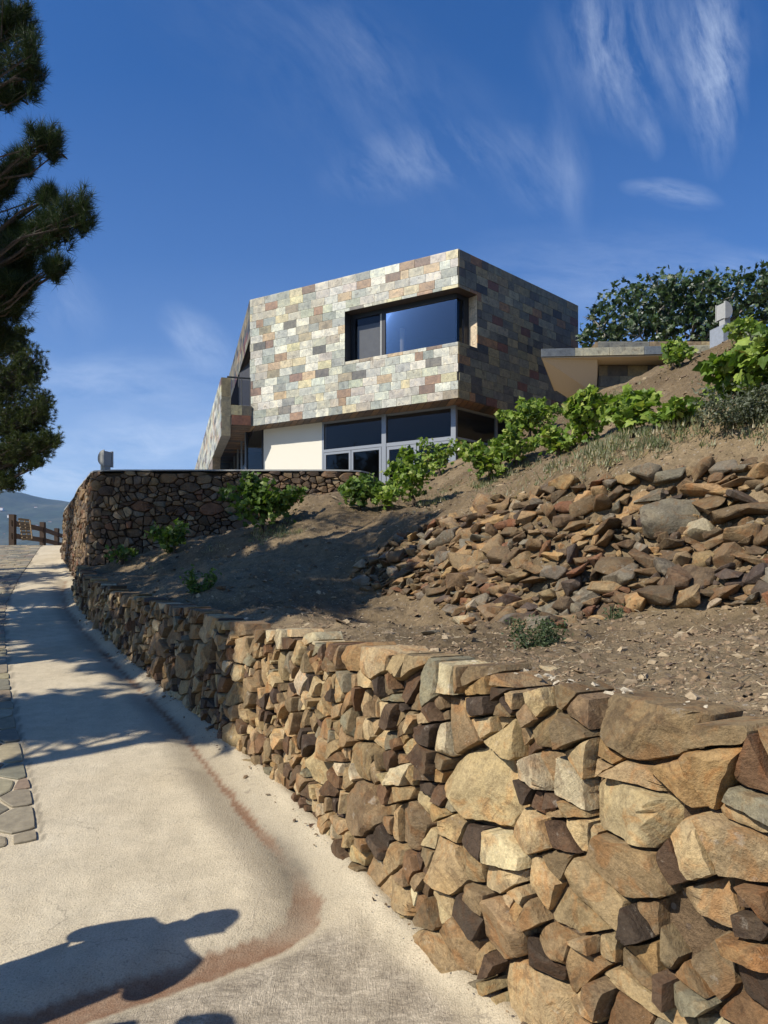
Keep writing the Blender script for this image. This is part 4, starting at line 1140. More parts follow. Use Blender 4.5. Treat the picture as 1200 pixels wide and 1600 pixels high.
    for t in (.0, .38, .5): q = a + (b - a) * t; rl.obox(q + (-.02, -.02, 7.62), (.04, 0, 0), (0, .04, 0), (0, 0, zt - 7.62), s2l((70, 72, 74)))
    ro2 = rl.build('railing', M_COL, V_)
    g = MB(); quad(g, a + (0, .05, 7.68), b + (0, .05, 7.68), b + (0, .05, 8.5), a + (0, .05, 8.5)); g.build('glass_panel', M_GLASS2, ro2)
    # recessed wall behind the balcony
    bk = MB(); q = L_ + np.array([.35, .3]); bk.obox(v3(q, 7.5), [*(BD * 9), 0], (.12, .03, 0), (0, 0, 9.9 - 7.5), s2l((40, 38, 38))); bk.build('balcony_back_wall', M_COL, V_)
    bk = MB(); bk.prism([v3(L_ + (.02, .3), 9.86), v3(LB, 9.86), v3(LB + (1, .2), 9.86), v3(L_ + (1, .3), 9.86)], (0, 0, .01), s2l((90, 80, 70))); bk.build('eaves_soffit', M_COL, V_)
    bk = MB(); bk.obox(P(903.5, 533, 25.6), (.10, 0, 0), (0, .1, 0), (0, 0, .22), s2l((60, 60, 60))); bk.tube([P(904, 526, 25.6), P(912, 524, 25.6)], .03, 8, s2l((50, 50, 50)))
    bk.build('security_camera', M_COL, V_)
villa()

def outbuilding():
    o = empty('garden_shelter', (5.3, 18.5, 6.4), 'low flat-roofed shelter with slate-edged slab and beige wedge underside beside the house', 'shelter')
    xl = P(845, 0, 18.0)[0]; xr = P(1120, 0, 17.7)[0]; zt = 7.44; th = .20
    mb = MB(); d = np.array([xr - xl, -.3, 0]); W_ = np.linalg.norm(d); d /= W_; n = np.array([d[1], -d[0], 0]); n = n if n[1] < 0 else -n
    tiles(mb, (xl, 18.0, zt - th), d, W_, zt - th, zt, n, (), [(s2l((150, 146, 128)), 2), (s2l((96, 102, 106)), 2), (s2l((120, 108, 92)), 1.4), (s2l((140, 132, 104)), 1), (s2l((160, 140, 110)), .5)], rh=.2, tw=.82, seed=6)
    mb.obox((xl + .003, 18.003, zt - th + .002), d * W_, (1.0, 3, 0), (0, 0, th - .004), s2l((120, 114, 100)))
    mb.build('roof_slab', M_TILE, o)
    mb = MB(); d2 = P(1118, 0, 18.6)[0] - P(931, 0, 18.6)[0]
    tiles(mb, (P(931, 0, 18.6)[0], 18.6, zt + .01), (1, 0, 0), d2, zt, zt + .37, (0, -1, 0), (), [(s2l((150, 128, 96)), 2), (s2l((140, 120, 90)), 2), (s2l((120, 118, 110)), 1), (s2l((168, 146, 108)), 1)], rh=.37, tw=1.3, seed=2)
    mb.obox((P(931, 0, 18.6)[0], 18.603, zt + .012), (d2, 0, 0), (0, .5, 0), (0, 0, .36), s2l((130, 112, 86))); mb.build('roof_parapet', M_TILE, o)
    mb = MB(); zb = zt - th - .003
    mb.prism([(xl + .02, 18.02, zb), (xr, 17.75, zb), (xr + 1, 21, zb), (xl + 1.02, 21, zb)], (0, 0, -.02)); mb.build('soffit', M_BEIGE, o)
    mb = MB(); xp = P(933, 0, 18.12)[0]
    mb.prism([(xl + .05, 18.05, zb - .022), (xp, 18.10, zb - .022), tuple(P(932, 617, 18.75))], (.95, 2.8, 0)); mb.build('wedge_wall', M_BEIGE, o)
    mb = MB(); Wt = xr + .2 - xp
    tiles(mb, (xp + .16, 18.55, 5.6), (1, 0, 0), Wt, 5.6, 7.2, (0, -1, 0), (), TPD, seed=15)
    mb.obox((xp + .16, 18.552, 5.6), (Wt, 0, 0), (0, .3, 0), (0, 0, 1.6), s2l((80, 76, 70))); mb.build('tiled_wall', M_TILE, o)
outbuilding()

def lamp(name, base, s, yaw, label, plinth=None, k=1.0):
    o = empty(name, base, label, 'lamp', 'concrete garden lamps')
    def xf(v):
        v = np.asarray(v, float); c, s_ = math.cos(yaw), math.sin(yaw)
        return np.column_stack([v[:, 0] * c - v[:, 1] * s_, v[:, 0] * s_ + v[:, 1] * c, v[:, 2]]) + np.array(base)
    z = 0
    if plinth:
        w, h = plinth; mb = MB(); v = [(x, y, zz) for zz in (-.1, h) for x, y in ((-w / 2, -w / 2), (w / 2, -w / 2), (w / 2, w / 2), (-w / 2, w / 2))]
        mb.add(xf(v), [(0, 1, 2, 3)[::-1], (4, 5, 6, 7), (0, 1, 5, 4), (1, 2, 6, 5), (2, 3, 7, 6), (3, 0, 4, 7)]); mb.build('plinth', M_CONCB, o); z = h
    nh = .19 * s; mb = MB(); w = .09 * s
    mb.box(-.06 * s, .10 * s, -w, w, z - (.0 if plinth else .3), z + nh + .12 * s, xf=xf); mb.build('neck', M_CONC, o)
    # half-round head: flat face at -x, round back; hood slightly smaller on the near cheek
    r = .21 * s; zc = z + nh + r * .98
    for nm, ya, yb, rr, x0 in (('cheek', -.15 * s, -.10 * s, r * .98, -.10 * s), ('head', -.10 * s, .15 * s, r * .86, -.085 * s), ('cheek', .15 * s, .17 * s, r * .98, -.10 * s)):
        pts = [(x0, zc - rr)] + [(x0 + rr * 1.05 * math.cos(t), zc + rr * math.sin(t)) for t in np.linspace(-math.pi / 2, math.pi / 2, 15)][1:]
        mb = MB(); n = len(pts); V = [(x, y, zz) for y in (ya, yb) for x, zz in pts]
        mb.add(xf(V), [tuple(range(n)), tuple(range(n, 2 * n))[::-1]] + [(i, n + i, n + (i + 1) % n, (i + 1) % n) for i in range(n)]); mb.build(nm, M_CONC, o, smooth=30)
p = P(1131, 552, 16.8); lamp('garden_lamp', tuple(p), .95, rad(18), 'half-round concrete lamp on a blue-grey block at the right skyline', (.42, .56))
p = P(166, 744, 14.75); lamp('garden_lamp', (p[0], p[1], 3.88), .78, rad(155), 'dark half-round concrete lamp on the corner of the tall stone wall')

def kerb():
    a, b = P(728, 716, 20.0), P(888, 664, 23.2); mb = MB()
    d = b - a; mb.obox(a + (0, 0, -.15), d, (-.10, .12, 0), (0, 0, .2)); o = mb.build('kerb', M_CONC); tag(o, 'thin concrete edging climbing the slope below the shaded facade', 'edging')
    mb = MB(); q = P(722, 702, 19.4); mb.box(-.11, .11, -.07, .07, -.06, .06, xf=lambda v: v @ rotm(0, .25, .3).T + q); o = mb.build('junction_box', M_WHITE); tag(o, 'small white box on the ground below the house corner', 'box')
    mb = MB(); q = hit(893, 655); q = P(895, 652, 23.4); mb.box(-.22, .25, -.2, .3, -.4, .12, xf=lambda v: v + q); mb.box(-.1, .4, .31, .7, -.4, .27, xf=lambda v: v + q); o = mb.build('garden_steps', M_CONC); tag(o, 'two pale concrete steps at the foot of the far right house corner', 'steps')
kerb()

# ------------------------------------------------------------ fence at the crest of the drive
def fence():
    posts = [(20, 804, 28, .20), (67, 816, 33.5, .20), (89, 825.5, 39, .20), (108, 833, 46, .2), (127, 840, 53, .2)]
    o = empty('rail_fence', (P(20, 848, 28)[0], 28, 3.3), 'weathered timber post and rail fence at the crest of the drive', 'fence')
    c = s2l((74, 60, 48)); pp = []
    for px, py, Y, w in posts:
        q = P(px, py, Y); mb = MB(); zz = 3.2
        mb.box(q[0] - w / 2, q[0] + w / 2, Y - w / 2, Y + w / 2, zz, q[2], np.array(c) * random.uniform(.8, 1.1), random.random()); mb.build('post', M_WOOD, o); pp.append(q)
    for (d0, tag_) in ((.22, 0), (.70, 1)):
        for a, b in zip(pp[:-1], pp[1:]):
            u = (b - a); h = .20; L = np.linalg.norm(u); e = u / L * (.22 if a is pp[0] else 0)
            mb = MB(); mb.obox(a - e * 1.2 + (-.05, .12, -d0 - h + (.0)), u + e * 1.2, (.06, .05, 0), (0, 0, h), np.array(s2l((104, 82, 58))) * random.uniform(.8, 1.1), random.random()); mb.build('rail', M_WOOD, o)
fence()
def pallet():
    o = empty('pallet', tuple(P(42, 848, 27.8)), 'small slatted wooden pallet leaning against the rail fence', 'pallet')
    a, b, c, d = P(30, 811, 27.9), P(47, 813, 28.1), P(50.5, 842, 27.5), P(35.5, 843, 27.3)
    wood = s2l((140, 118, 88)); mb = MB()
    for t in (0, .5, 1):
        p = a + (b - a) * t; q = d + (c - d) * t; mb.tube([p, q], .028, 4, wood, .3)
    mb.build('runner', M_WOOD, o); mb = MB()
    for s in np.linspace(0.02, 1, 7):
        p = a + (d - a) * s; q = b + (c - b) * s; mb.obox(p + (0, -.07, -.04), q - p, (0, .02, 0), (0, .0, .09), wood, s)
    mb.build('slat', M_WOOD, o)
pallet()
# ------------------------------------------------------------ foliage
LEAF_VINE = np.array([(0, 0, 0), (.22, -.12, .03), (.52, .02, .0), (.40, .22, .05), (.55, .48, -.02), (.30, .52, .05), (.18, .74, 0), (0, 1.0, -.08),
                      (-.18, .74, 0), (-.30, .52, .05), (-.55, .48, -.02), (-.40, .22, .05), (-.52, .02, .0), (-.22, -.12, .03)]) - (0, .05, 0)
LEAF_FIG = np.array([(0, 0, 0), (.26, .08, .04), (.42, .40, -.02), (.16, .42, .05), (.24, .82, -.05), (.05, .62, .03), (0, 1.05, -.1), (-.05, .62, .03), (-.24, .82, -.05), (-.16, .42, .05), (-.42, .40, -.02), (-.26, .08, .04)])
LEAF_OVAL = np.array([(0, 0, 0), (.2, .3, .03), (.2, .65, .03), (0, 1, 0), (-.2, .65, .03), (-.2, .3, .03)])
def rand_frames(n, rg, up=.6, face=(0, 0, 1)):
    N = rg.normal(size=(n, 3)); N /= np.linalg.norm(N, axis=1)[:, None]
    N = N + np.array(face) * up; N /= np.linalg.norm(N, axis=1)[:, None]
    T = rg.normal(size=(n, 3)); T -= N * (N * T).sum(1)[:, None]; T /= np.linalg.norm(T, axis=1)[:, None]
    return np.cross(T, N), T, N
def leaves(mb, pts, size, shape, cols, rg, up=.6, face=(0, 0, 1)):
    n = len(pts); B, T, N = rand_frames(n, rg, up, face); k = len(shape)
    c = np.array([0, .42, .06])
    sh = np.vstack([shape, c])
    s = np.broadcast_to(np.asarray(size, float), (n,)) * rg.uniform(.7, 1.25, n)
    fold = rg.uniform(-.25, .45, n)
    z = sh[None, :, 2] + fold[:, None] * np.abs(sh[None, :, 0])
    V = pts[:, None] + s[:, None, None] * (sh[None, :, 0, None] * B[:, None] + sh[None, :, 1, None] * T[:, None] + z[..., None] * N[:, None])
    fs = []
    for i in range(n):
        b = i * (k + 1); fs += [(b + j, b + (j + 1) % k, b + k) for j in range(k)]
    ci = np.repeat(cols, k + 1, axis=0)
    mb.add(V.reshape(-1, 3), fs, ci, np.repeat(rg.uniform(size=n), k + 1))
def shades(n, pal, rg, j=.15):
    w = np.array([q[1] for q in pal], float); w /= w.sum(); k = rg.choice(len(pal), n, p=w)
    c = np.array([q[0] for q in pal])[k]; return np.clip(c * rg.uniform(1 - j, 1 + j, (n, 1)), 0, 1)
GV = [((.14, .22, .028), 3), ((.19, .27, .038), 3), ((.09, .15, .022), 2.2), ((.26, .33, .06), 2), ((.33, .37, .09), .8), ((.30, .24, .09), .12)]
GV_SHADE = [((.09, .15, .025), 3), ((.12, .19, .03), 2), ((.06, .11, .02), 2), ((.19, .25, .05), .9)]  # vine greens with shade painted in, for plants in the shaded hollow
def vine(px, py, w, h, label, n=150, leaf=.12, pal=GV, seed=0, lean=0, depth=.9, Y=None, canes=9):
    rg = np.random.default_rng(900 + seed)
    b = hit(px, py) if Y is None else P(px, py, Y); Yb = b[1]
    W_ = w / F * Yb * 1.1; H = h / F * Yb * .88; z0 = float(terr(np.array([b[0]]), np.array([b[1]]))[0]) if Y is None else b[2]
    o = empty('grapevine', (b[0], b[1], z0), label, 'grapevine', 'grapevines on the slope')
    st = MB(); base = np.array([b[0], b[1], z0])
    head = base + np.array([rg.normal(0, .03), 0, min(.25, H * .3)])
    st.tube([base - (0, 0, .1), base + (0.02, 0, .1), head], [.03, .028, .022], 7, (.07, .05, .035), .3)
    pts = []
    for c in range(canes):
        tx = rg.uniform(-.5, .5); ex = head + np.array([tx * W_, rg.uniform(-.3, .3) * depth, H * rg.uniform(.45, 1.0) * (1.05 - abs(tx) * .8)])
        mid = (head + ex) / 2 + np.array([0, 0, H * .2]); t = np.linspace(0, 1, 8)[:, None]
        cu = (1 - t) ** 2 * head + 2 * t * (1 - t) * mid + t ** 2 * ex
        st.tube(cu, np.linspace(.009, .003, 8), 4, (.10, .12, .03), .5)
        m = n // canes; tt = rg.uniform(.1, 1.05, m)[:, None]
        q = (1 - tt) ** 2 * head + 2 * tt * (1 - tt) * mid + tt ** 2 * ex
        sp = np.array([W_ * .10, .16, H * .16]) * (1.25 - tt)
        q = q + rg.normal(size=(m, 3)) * sp; q[:, 2] = np.maximum(q[:, 2], z0 + .03 + rg.uniform(0, .1, m)); pts.append(q)
    pts = np.vstack(pts); mb = MB()
    leaves(mb, pts, leaf, LEAF_VINE, shades(len(pts), pal, rg), rg, .75, (-.35, -.35, .8))
    st.build('stem', M_BARK, o); mb.build('foliage', M_LEAF, o)
VINES = [
 (272, 868, 66, 50, 'small grapevine in the shade, just right of the tall wall corner', 240, .12, GV_SHADE),
 (190, 885, 60, 26, 'straggling dark vine at the foot of the corner of the tall stone wall', 110, .10, GV_SHADE),
 (408, 835, 140, 92, 'broad grapevine rising in front of the right half of the terrace wall', 620, .13, GV_SHADE),
 (560, 797, 84, 52, 'low grapevine below the rounded right end of the terrace wall', 330, .12, GV_SHADE),
 (645, 792, 84, 84, 'full light green grapevine in front of the glass door', 480, .12, GV),
 (686, 745, 70, 62, 'grapevine right beside the corner post of the ground floor glazing', 330, .11, GV),
 (762, 756, 90, 74, 'bushy grapevine below the low corner of the shaded facade', 460, .12, GV),
 (805, 735, 70, 55, 'grapevine just above the left end of the rubble crest', 300, .12, GV),
 (826, 688, 86, 64, 'rounded grapevine standing against the foot of the shaded facade', 420, .13, GV),
 (915, 698, 86, 78, 'tall grapevine directly below the point of the beige wedge', 520, .12, GV),
 (985, 682, 80, 72, 'grapevine with an upright shoot below the dark tiled shelter wall', 400, .12, GV),
 (1056, 668, 62, 36, 'small low grapevine midway along the upper row', 200, .12, GV),
 (1148, 632, 116, 72, 'large-leaved bright grapevine nearest the camera at the right edge', 300, .135, GV),
 (1232, 612, 120, 76, 'bright grapevine cut off by the right edge of the view', 300, .135, GV),
 (870, 718, 64, 46, 'low vine between the rounded one at the facade and the one under the wedge', 240, .11, GV),
 (605, 800, 60, 44, 'trailing vine between the low end-of-wall vine and the glass door vine', 220, .11, GV),
 (1050, 580, 62, 42, 'grapevine growing against the slate edge of the shelter roof', 220, .13, GV),
]
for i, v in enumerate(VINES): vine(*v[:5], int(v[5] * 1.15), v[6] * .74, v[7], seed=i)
vine(1168, 545, 50, 44, 'yellow-green grapevine beside the blue-grey lamp block', 200, .14, GV, seed=40)

def herb(px, py, w, h, label, n, pal, leaf=.03, seed=0, cat='weed', name='weed', grp=None):
    rg = np.random.default_rng(1200 + seed); b = hit(px, py); Yb = b[1]; W_ = w / F * Yb; H = h / F * Yb
    z0 = float(terr(np.array([b[0]]), np.array([b[1]]))[0]); o = empty(name, (b[0], b[1], z0), label, cat, grp)
    st = MB(); P_ = []
    for k in range(14):
        e = np.array([b[0], b[1], z0]) + np.array([rg.uniform(-.5, .5) * W_, rg.uniform(-.3, .3) * W_, H * rg.uniform(.4, 1)])
        a = np.array([b[0], b[1], z0 - .02]) * .5 + np.array([e[0], e[1], z0 - .02]) * .5; st.tube([a, (a + e) / 2 + (0, 0, H * .1), e], [.004, .003, .0015], 4, (.09, .11, .05))
        t = rg.uniform(.1, 1.1, (n // 14, 1)); P_.append(a + (e - a) * t + rg.normal(0, .09, (n // 14, 3)) * [W_, W_ * .8, H])
    P_ = np.vstack(P_); P_[:, 2] = np.maximum(P_[:, 2], z0 + .005)
    mb = MB(); leaves(mb, P_, leaf, LEAF_OVAL, shades(len(P_), pal, rg), rg, .5)
    st.build('stem', M_BARK, o); mb.build('foliage', M_LEAF, o)
GH = [((.075, .105, .045), 3), ((.10, .135, .06), 2), ((.05, .075, .03), 2), ((.14, .16, .08), 1)]
GG = [((.13, .145, .095), 3), ((.10, .115, .07), 3), ((.18, .19, .13), 1.5), ((.07, .085, .05), 1.5)]
herb(838, 1010, 86, 42, 'low green weed on the ledge at the foot of the rubble bank', 900, GH, .022, 1)
herb(963, 968, 36, 26, 'tiny weed sprouting low between the rubble stones', 200, GH, .020, 2)
herb(315, 925, 46, 36, 'dark weed in the shaded hollow of the slope', 500, GV_SHADE, .05, 3)
herb(1165, 672, 130, 50, 'grey-green bushy herb below the bright vine at the right edge', 2600, GG, .035, 4, 'shrub', 'shrub')
herb(1190, 560, 60, 40, 'grey-green scrub on the skyline at the right edge', 700, GG, .05, 5, 'shrub', 'shrub')
herb(1250, 655, 90, 60, 'grey-green bushy herb beyond the right edge of the view', 1400, GG, .035, 6, 'shrub', 'shrub')
def grass():
    rg = np.random.default_rng(55); mb = MB()
    spots = []
    for (x0, y0, x1, y1, n, sp) in ((740, 765, 1080, 668, 800, 9), (560, 808, 740, 765, 500, 9), (400, 838, 560, 812, 260, 8), (1080, 668, 1260, 660, 260, 12), (240, 880, 330, 850, 120, 8), (860, 660, 1000, 620, 250, 8), (1000, 650, 1250, 600, 350, 30)):
        t = rg.uniform(size=n); spots += list(zip(x0 + (x1 - x0) * t + rg.normal(0, 6, n), y0 + (y1 - y0) * t + rg.normal(0, sp, n)))
    H_ = {}
    for px, py in spots:
        if vn(px / 22, py / 12, 4) < .50: continue
        k = (round(px / 8), round(py / 5))
        if k not in H_: H_[k] = hit(k[0] * 8, k[1] * 5)
        b = H_[k]; x = b[0] + rg.normal(0, .06); y = b[1] + rg.normal(0, .12); z = float(TF(np.array([x]), np.array([y]))[0])
        m = 9; a = rg.uniform(0, 6.28, m); L = rg.uniform(.02, .085, m); sp = rg.uniform(.2, .9, m)
        c0 = np.column_stack([x + rg.normal(0, .03, m), y + rg.normal(0, .03, m), np.full(m, z - .01)])
        tip = c0 + np.column_stack([np.cos(a) * sp * L, np.sin(a) * sp * L, L]); w = np.column_stack([-np.sin(a), np.cos(a), np.zeros(m)]) * .006
        V = np.stack([c0 - w, c0 + w, tip], 1).reshape(-1, 3); col = np.array([(.20, .21, .12), (.25, .25, .15), (.15, .18, .08), (.42, .36, .23)][rg.integers(4)])
        mb.add(V, [(3 * i, 3 * i + 1, 3 * i + 2) for i in range(m)], col * rg.uniform(.8, 1.2), rg.uniform())
    o = mb.build('grass', M_LEAF); tag(o, 'sparse grey-green grass and dry straw along the row of vines', 'grass', kind='stuff')
grass()

def fig_tree():
    rg = np.random.default_rng(60); b = P(1065, 560, 22.5); o = empty('fig_tree', (b[0], b[1], 7.3), 'spreading dark-leaved fig tree on the skyline behind the shelter roof', 'tree')
    cl = [(940, 515, 34, 38), (975, 490, 48, 44), (1010, 480, 50, 42), (1040, 475, 50, 50), (1075, 470, 48, 42), (1105, 478, 46, 45), (1150, 455, 44, 36), (1135, 510, 60, 42), (1190, 450, 42, 30), (1200, 500, 52, 42),
          (1245, 470, 60, 55), (1290, 500, 50, 45), (1000, 525, 60, 30), (1080, 525, 60, 34), (925, 532, 22, 18), (1215, 440, 36, 20), (1100, 442, 20, 14), (1055, 452, 24, 18)]
    mb = MB(); wd = MB(); root = np.array([b[0], b[1], 7.2]); fork = root + (0, 0, 1.0)
    wd.tube([root - (0, 0, .4), root + (.05, 0, .5), fork], [.2, .17, .15], 9, (.22, .20, .17))
    PF = [((.05, .085, .028), 4), ((.05, .085, .028), 3), ((.022, .042, .016), 3), ((.085, .12, .05), 1.2), ((.15, .17, .09), .35)]
    for px, py, rx, ry in cl:
        Y = 22.3 + rg.uniform(-.8, .9); c = P(px, py, Y); rx = rx / F * Y; ry = ry / F * Y
        m = (fork + c) / 2 + rg.normal(0, .25, 3); wd.tube([fork, m, c], [.08, .05, .025], 6, (.25, .23, .20))
        for k in range(5):
            e = c + rg.normal(0, .45, 3) * [rx * 1.3, rx, ry * 1.3]; wd.tube([c, (c + e) / 2 + rg.normal(0, .05, 3), e], [.022, .015, .006], 4, (.27, .25, .21))
        n = int(210 * rx * ry / .5)
        u = rg.normal(size=(n, 3)); u /= np.linalg.norm(u, axis=1)[:, None]; r = rg.uniform(.45, 1.08, (n, 1)) ** .7
        sub = (fbm(u[:, 0] * 2.5 + px, u[:, 2] * 2.5 + u[:, 1], 2, 3))[:, None]
        p = c + u * r * (1 + .28 * sub) * [rx, rx * .9, ry]
        leaves(mb, p, .21, LEAF_FIG, shades(n, PF, rg, .2), rg, .7, (-.3, -.4, .75))
    wd.build('trunk', M_BARK, o); mb.build('crown', M_FIG, o)
fig_tree()

def tuft(mb, p, d, L, n, rg, cols, w=.0016):
    d = d / (np.linalg.norm(d) + 1e-9)
    v = rg.normal(size=(n, 3)); v /= np.linalg.norm(v, axis=1)[:, None]; v = v + d * rg.uniform(.5, 1.3, (n, 1)); v /= np.linalg.norm(v, axis=1)[:, None]
    st = p - d * rg.uniform(0, L * .8, (n, 1)); tip = st + v * L * rg.uniform(.7, 1.1, (n, 1))
    s = np.cross(v, rg.normal(size=(n, 3))); s /= np.linalg.norm(s, axis=1)[:, None] + 1e-9
    V = np.stack([st - s * w, st + s * w, tip + s * w * .3], 1).reshape(-1, 3)
    mb.add(V, [(3 * i, 3 * i + 1, 3 * i + 2) for i in range(n)], np.repeat(cols, 3, axis=0) if len(cols) == n else cols, rg.uniform())
PN = [((.028, .048, .016), 3), ((.04, .065, .02), 2.5), ((.02, .035, .012), 2.5), ((.075, .085, .03), .7)]
PNL = [((.055, .075, .02), 3), ((.08, .10, .028), 2), ((.035, .055, .018), 2.5), ((.11, .12, .04), .8)]
def pine(loc, top, clusters, label, seed, L=.115, per=46, w=.0021, pal=PN, trunk_r=.17, twn=1.0, tr=(.09, .07, .055)):
    """clusters: (x,y,z, rx,ry,rz, number of tufts)"""
    rg = np.random.default_rng(seed); o = empty('pine_tree', loc, label, 'tree', 'pines on the left of the drive'); wd = MB(); mb = MB()
    loc = np.array(loc, float); tz = np.linspace(0, top, 9); tp = np.array([loc + (.12 * math.sin(z * .7 + seed), .1 * math.cos(z * .6), z - (.3 if z == 0 else 0)) for z in tz])
    wd.tube(tp, np.linspace(trunk_r, .03, 9), 10, tr)
    for (x, y, z, rx, ry, rz, n) in clusters:
        c = np.array([x, y, z]); zz = max(.6, min(top - .2, z - loc[2] - .35 * np.linalg.norm(c[:2] - loc[:2]))); s = np.array([np.interp(zz, tz, tp[:, k]) for k in range(3)])
        m = s * .45 + c * .55 - (0, 0, .18 * np.linalg.norm(c - s) * .5); t = np.linspace(0, 1, 7)[:, None]
        cu = (1 - t) ** 2 * s + 2 * t * (1 - t) * m + t ** 2 * c; wd.tube(cu, np.linspace(.030, .010, 7), 6, tr)
        ns = max(2, n // 7); subs = []
        for k in range(ns):
            u = rg.normal(size=3); u /= np.linalg.norm(u); e = c + u * rg.uniform(.35, .85) * [rx, ry, rz]; a = cu[rg.integers(3, 7)]
            mid = (a + e) / 2 + rg.normal(0, .06, 3); wd.tube([a, mid, e], [.012, .009, .005], 4, tr); subs.append((a, e))
        for k in range(n):
            a, e = subs[rg.integers(ns)]; q = a + (e - a) * rg.uniform(.35, 1.0) if rg.uniform() < .5 else e
            u = rg.normal(size=3); u /= np.linalg.norm(u); f = q + u * rg.uniform(.15, .6) * np.array([rx, ry, rz]); f[2] += .04
            wd.tube([q, f], [.003, .002], 3, tr, cap=False); d = f - q + np.array([0, 0, .12])
            tuft(mb, f, d, L, per, rg, shades(per, pal, rg, .2), w)
            if rg.uniform() < .6: tuft(mb, (f + q) / 2, d, L, per // 2, rg, shades(per // 2, pal, rg, .2), w)
    wd.build('trunk', M_BARK, o); mb.build('crown', M_NEEDLE, o)
def cz(px, py, Y, rx, ry, n): p = P(px, py, Y); return (*p, rx / F * Y, rx / F * Y * .9, ry / F * Y, int(n * (3.6 if Y < 10 else 6.5)))
A1 = [cz(30, 35, 6.6, 42, 40, 34), cz(48, 105, 6.5, 34, 40, 30), cz(20, 145, 6.7, 36, 30, 26), cz(-20, 70, 6.9, 70, 80, 60),
      cz(72, 228, 6.4, 30, 26, 26), cz(25, 262, 6.6, 34, 26, 28), cz(-5, 300, 6.8, 34, 34, 24), cz(118, 335, 6.3, 34, 34, 34), cz(80, 360, 6.5, 32, 34, 30), cz(72, 312, 6.5, 26, 22, 16), cz(90, 425, 6.4, 24, 16, 18),
      cz(35, 375, 6.6, 34, 34, 34), cz(25, 425, 6.7, 44, 40, 56), cz(10, 475, 6.9, 44, 36, 60), cz(-25, 400, 7.1, 70, 80, 90), cz(20, 455, 6.5, 40, 30, 40), cz(-5, 520, 7.1, 40, 36, 50), cz(-80, 200, 7.3, 80, 120, 60), cz(-80, 0, 7.2, 90, 120, 60), cz(-60, 500, 7.3, 70, 60, 50)]
SHADE_A = []
def add_shade(lst, x, y, z, r, n): lst.append((x, y, z, r, r, r * .7, int(n * 1.25)))
for q in ((-6.2, 5.7, 7.6, 1.0, 190), (-6.6, 6.1, 7.2, 1.1, 170), (-6.0, 5.2, 8.2, .9, 110), (-6.6, 7.6, 8.8, 1.1, 90), (-6.9, 5.2, 8.6, 1.0, 110)): add_shade(A1, *q)
pine((-5.9, 7.0, .55), 9.8, A1, 'dark long-needled pine whose branches reach in from the left edge', 71)
B1 = [cz(12, 600, 17.5, 55, 50, 90), cz(45, 575, 17.3, 30, 36, 46), cz(62, 640, 17.2, 30, 34, 46), cz(30, 660, 17.5, 50, 40, 90), cz(76, 690, 17.1, 22, 20, 30), cz(45, 700, 17.3, 40, 28, 60), cz(5, 715, 17.6, 45, 34, 76), cz(62, 722, 17.2, 18, 12, 14), cz(12, 752, 17.4, 26, 18, 34),
      cz(-45, 640, 17.8, 60, 80, 90), cz(18, 540, 17.5, 34, 26, 34), cz(35, 520, 17.3, 20, 14, 14), cz(-60, 560, 18, 60, 60, 60), cz(-60, 730, 18, 60, 50, 60), cz(-110, 640, 18, 60, 90, 60)]
pine((P(-70, 0, 17.8)[0], 17.8, 1.9), 6.4, B1, 'denser paler pine farther up the drive at the left edge', 72, .10, 30, .0055, PNL, .2)
C1 = []
for q in ((-8.4, 8.6, 7.4, 1.5, 300), (-7.8, 7.4, 7.9, 1.2, 200), (-9.8, 10.9, 8.3, 1.6, 320), (-9.4, 8.6, 6.3, 1.3, 240), (-10.2, 11.0, 6.0, 1.4, 260), (-8.6, 10.6, 9.0, 1.3, 220), (-8.9, 7.4, 9.3, 1.2, 160), (-10.8, 9.8, 7.4, 1.3, 200), (-7.4, 9.6, 8.8, 1.0, 150)): add_shade(C1, *q)
def toward_sun(px, py, t, road):
    if road: x, y = R(px, py); p = np.array([x, y, float(zroad(x, y))])
    else: p = hit(px, py)
    return p + np.array(SD) * t
for px, py, t, rd, r, n in ((40, 900, 8, 1, 1.3, 260), (60, 935, 8.5, 1, 1.2, 240), (110, 965, 8, 1, 1.1, 220), (50, 985, 7.5, 1, .9, 170), (150, 1000, 8, 1, .9, 190), (100, 1015, 8, 1, .6, 80), (210, 1040, 8.5, 1, .6, 100),
                            (300, 950, 9.5, 0, 1.1, 240), (400, 945, 9, 0, 1.0, 220), (465, 935, 9.5, 0, .9, 200), (380, 975, 9, 0, .7, 120), (470, 880, 10, 0, 1.0, 200), (400, 880, 10, 0, 1.1, 180), (300, 900, 9.5, 0, 1.1, 180), (200, 920, 9, 0, 1.1, 180)):
    q = toward_sun(px, py, t, rd); C1.append((*q, r, r, r * .8, n))
pine((-9.6, 9.4, .9), 10.5, C1, 'tall pine standing out of view to the left of the drive', 73, .17, 30, .018)
D1 = []
for q in ((-6.2, 3.7, 4.9, .85, 240), (-6.9, 3.6, 4.5, .8, 200), (-7.3, 3.2, 5.4, .9, 180), (-5.6, 3.6, 5.1, .65, 200), (-5.2, 3.3, 4.9, .55, 170), (-6.6, 3.0, 6.0, .8, 130)): add_shade(D1, *q)
pine((-6.5, 2.6, .05), 8.0, D1, 'low pine standing out of view left of the two onlookers', 74, .16, 30, .018)

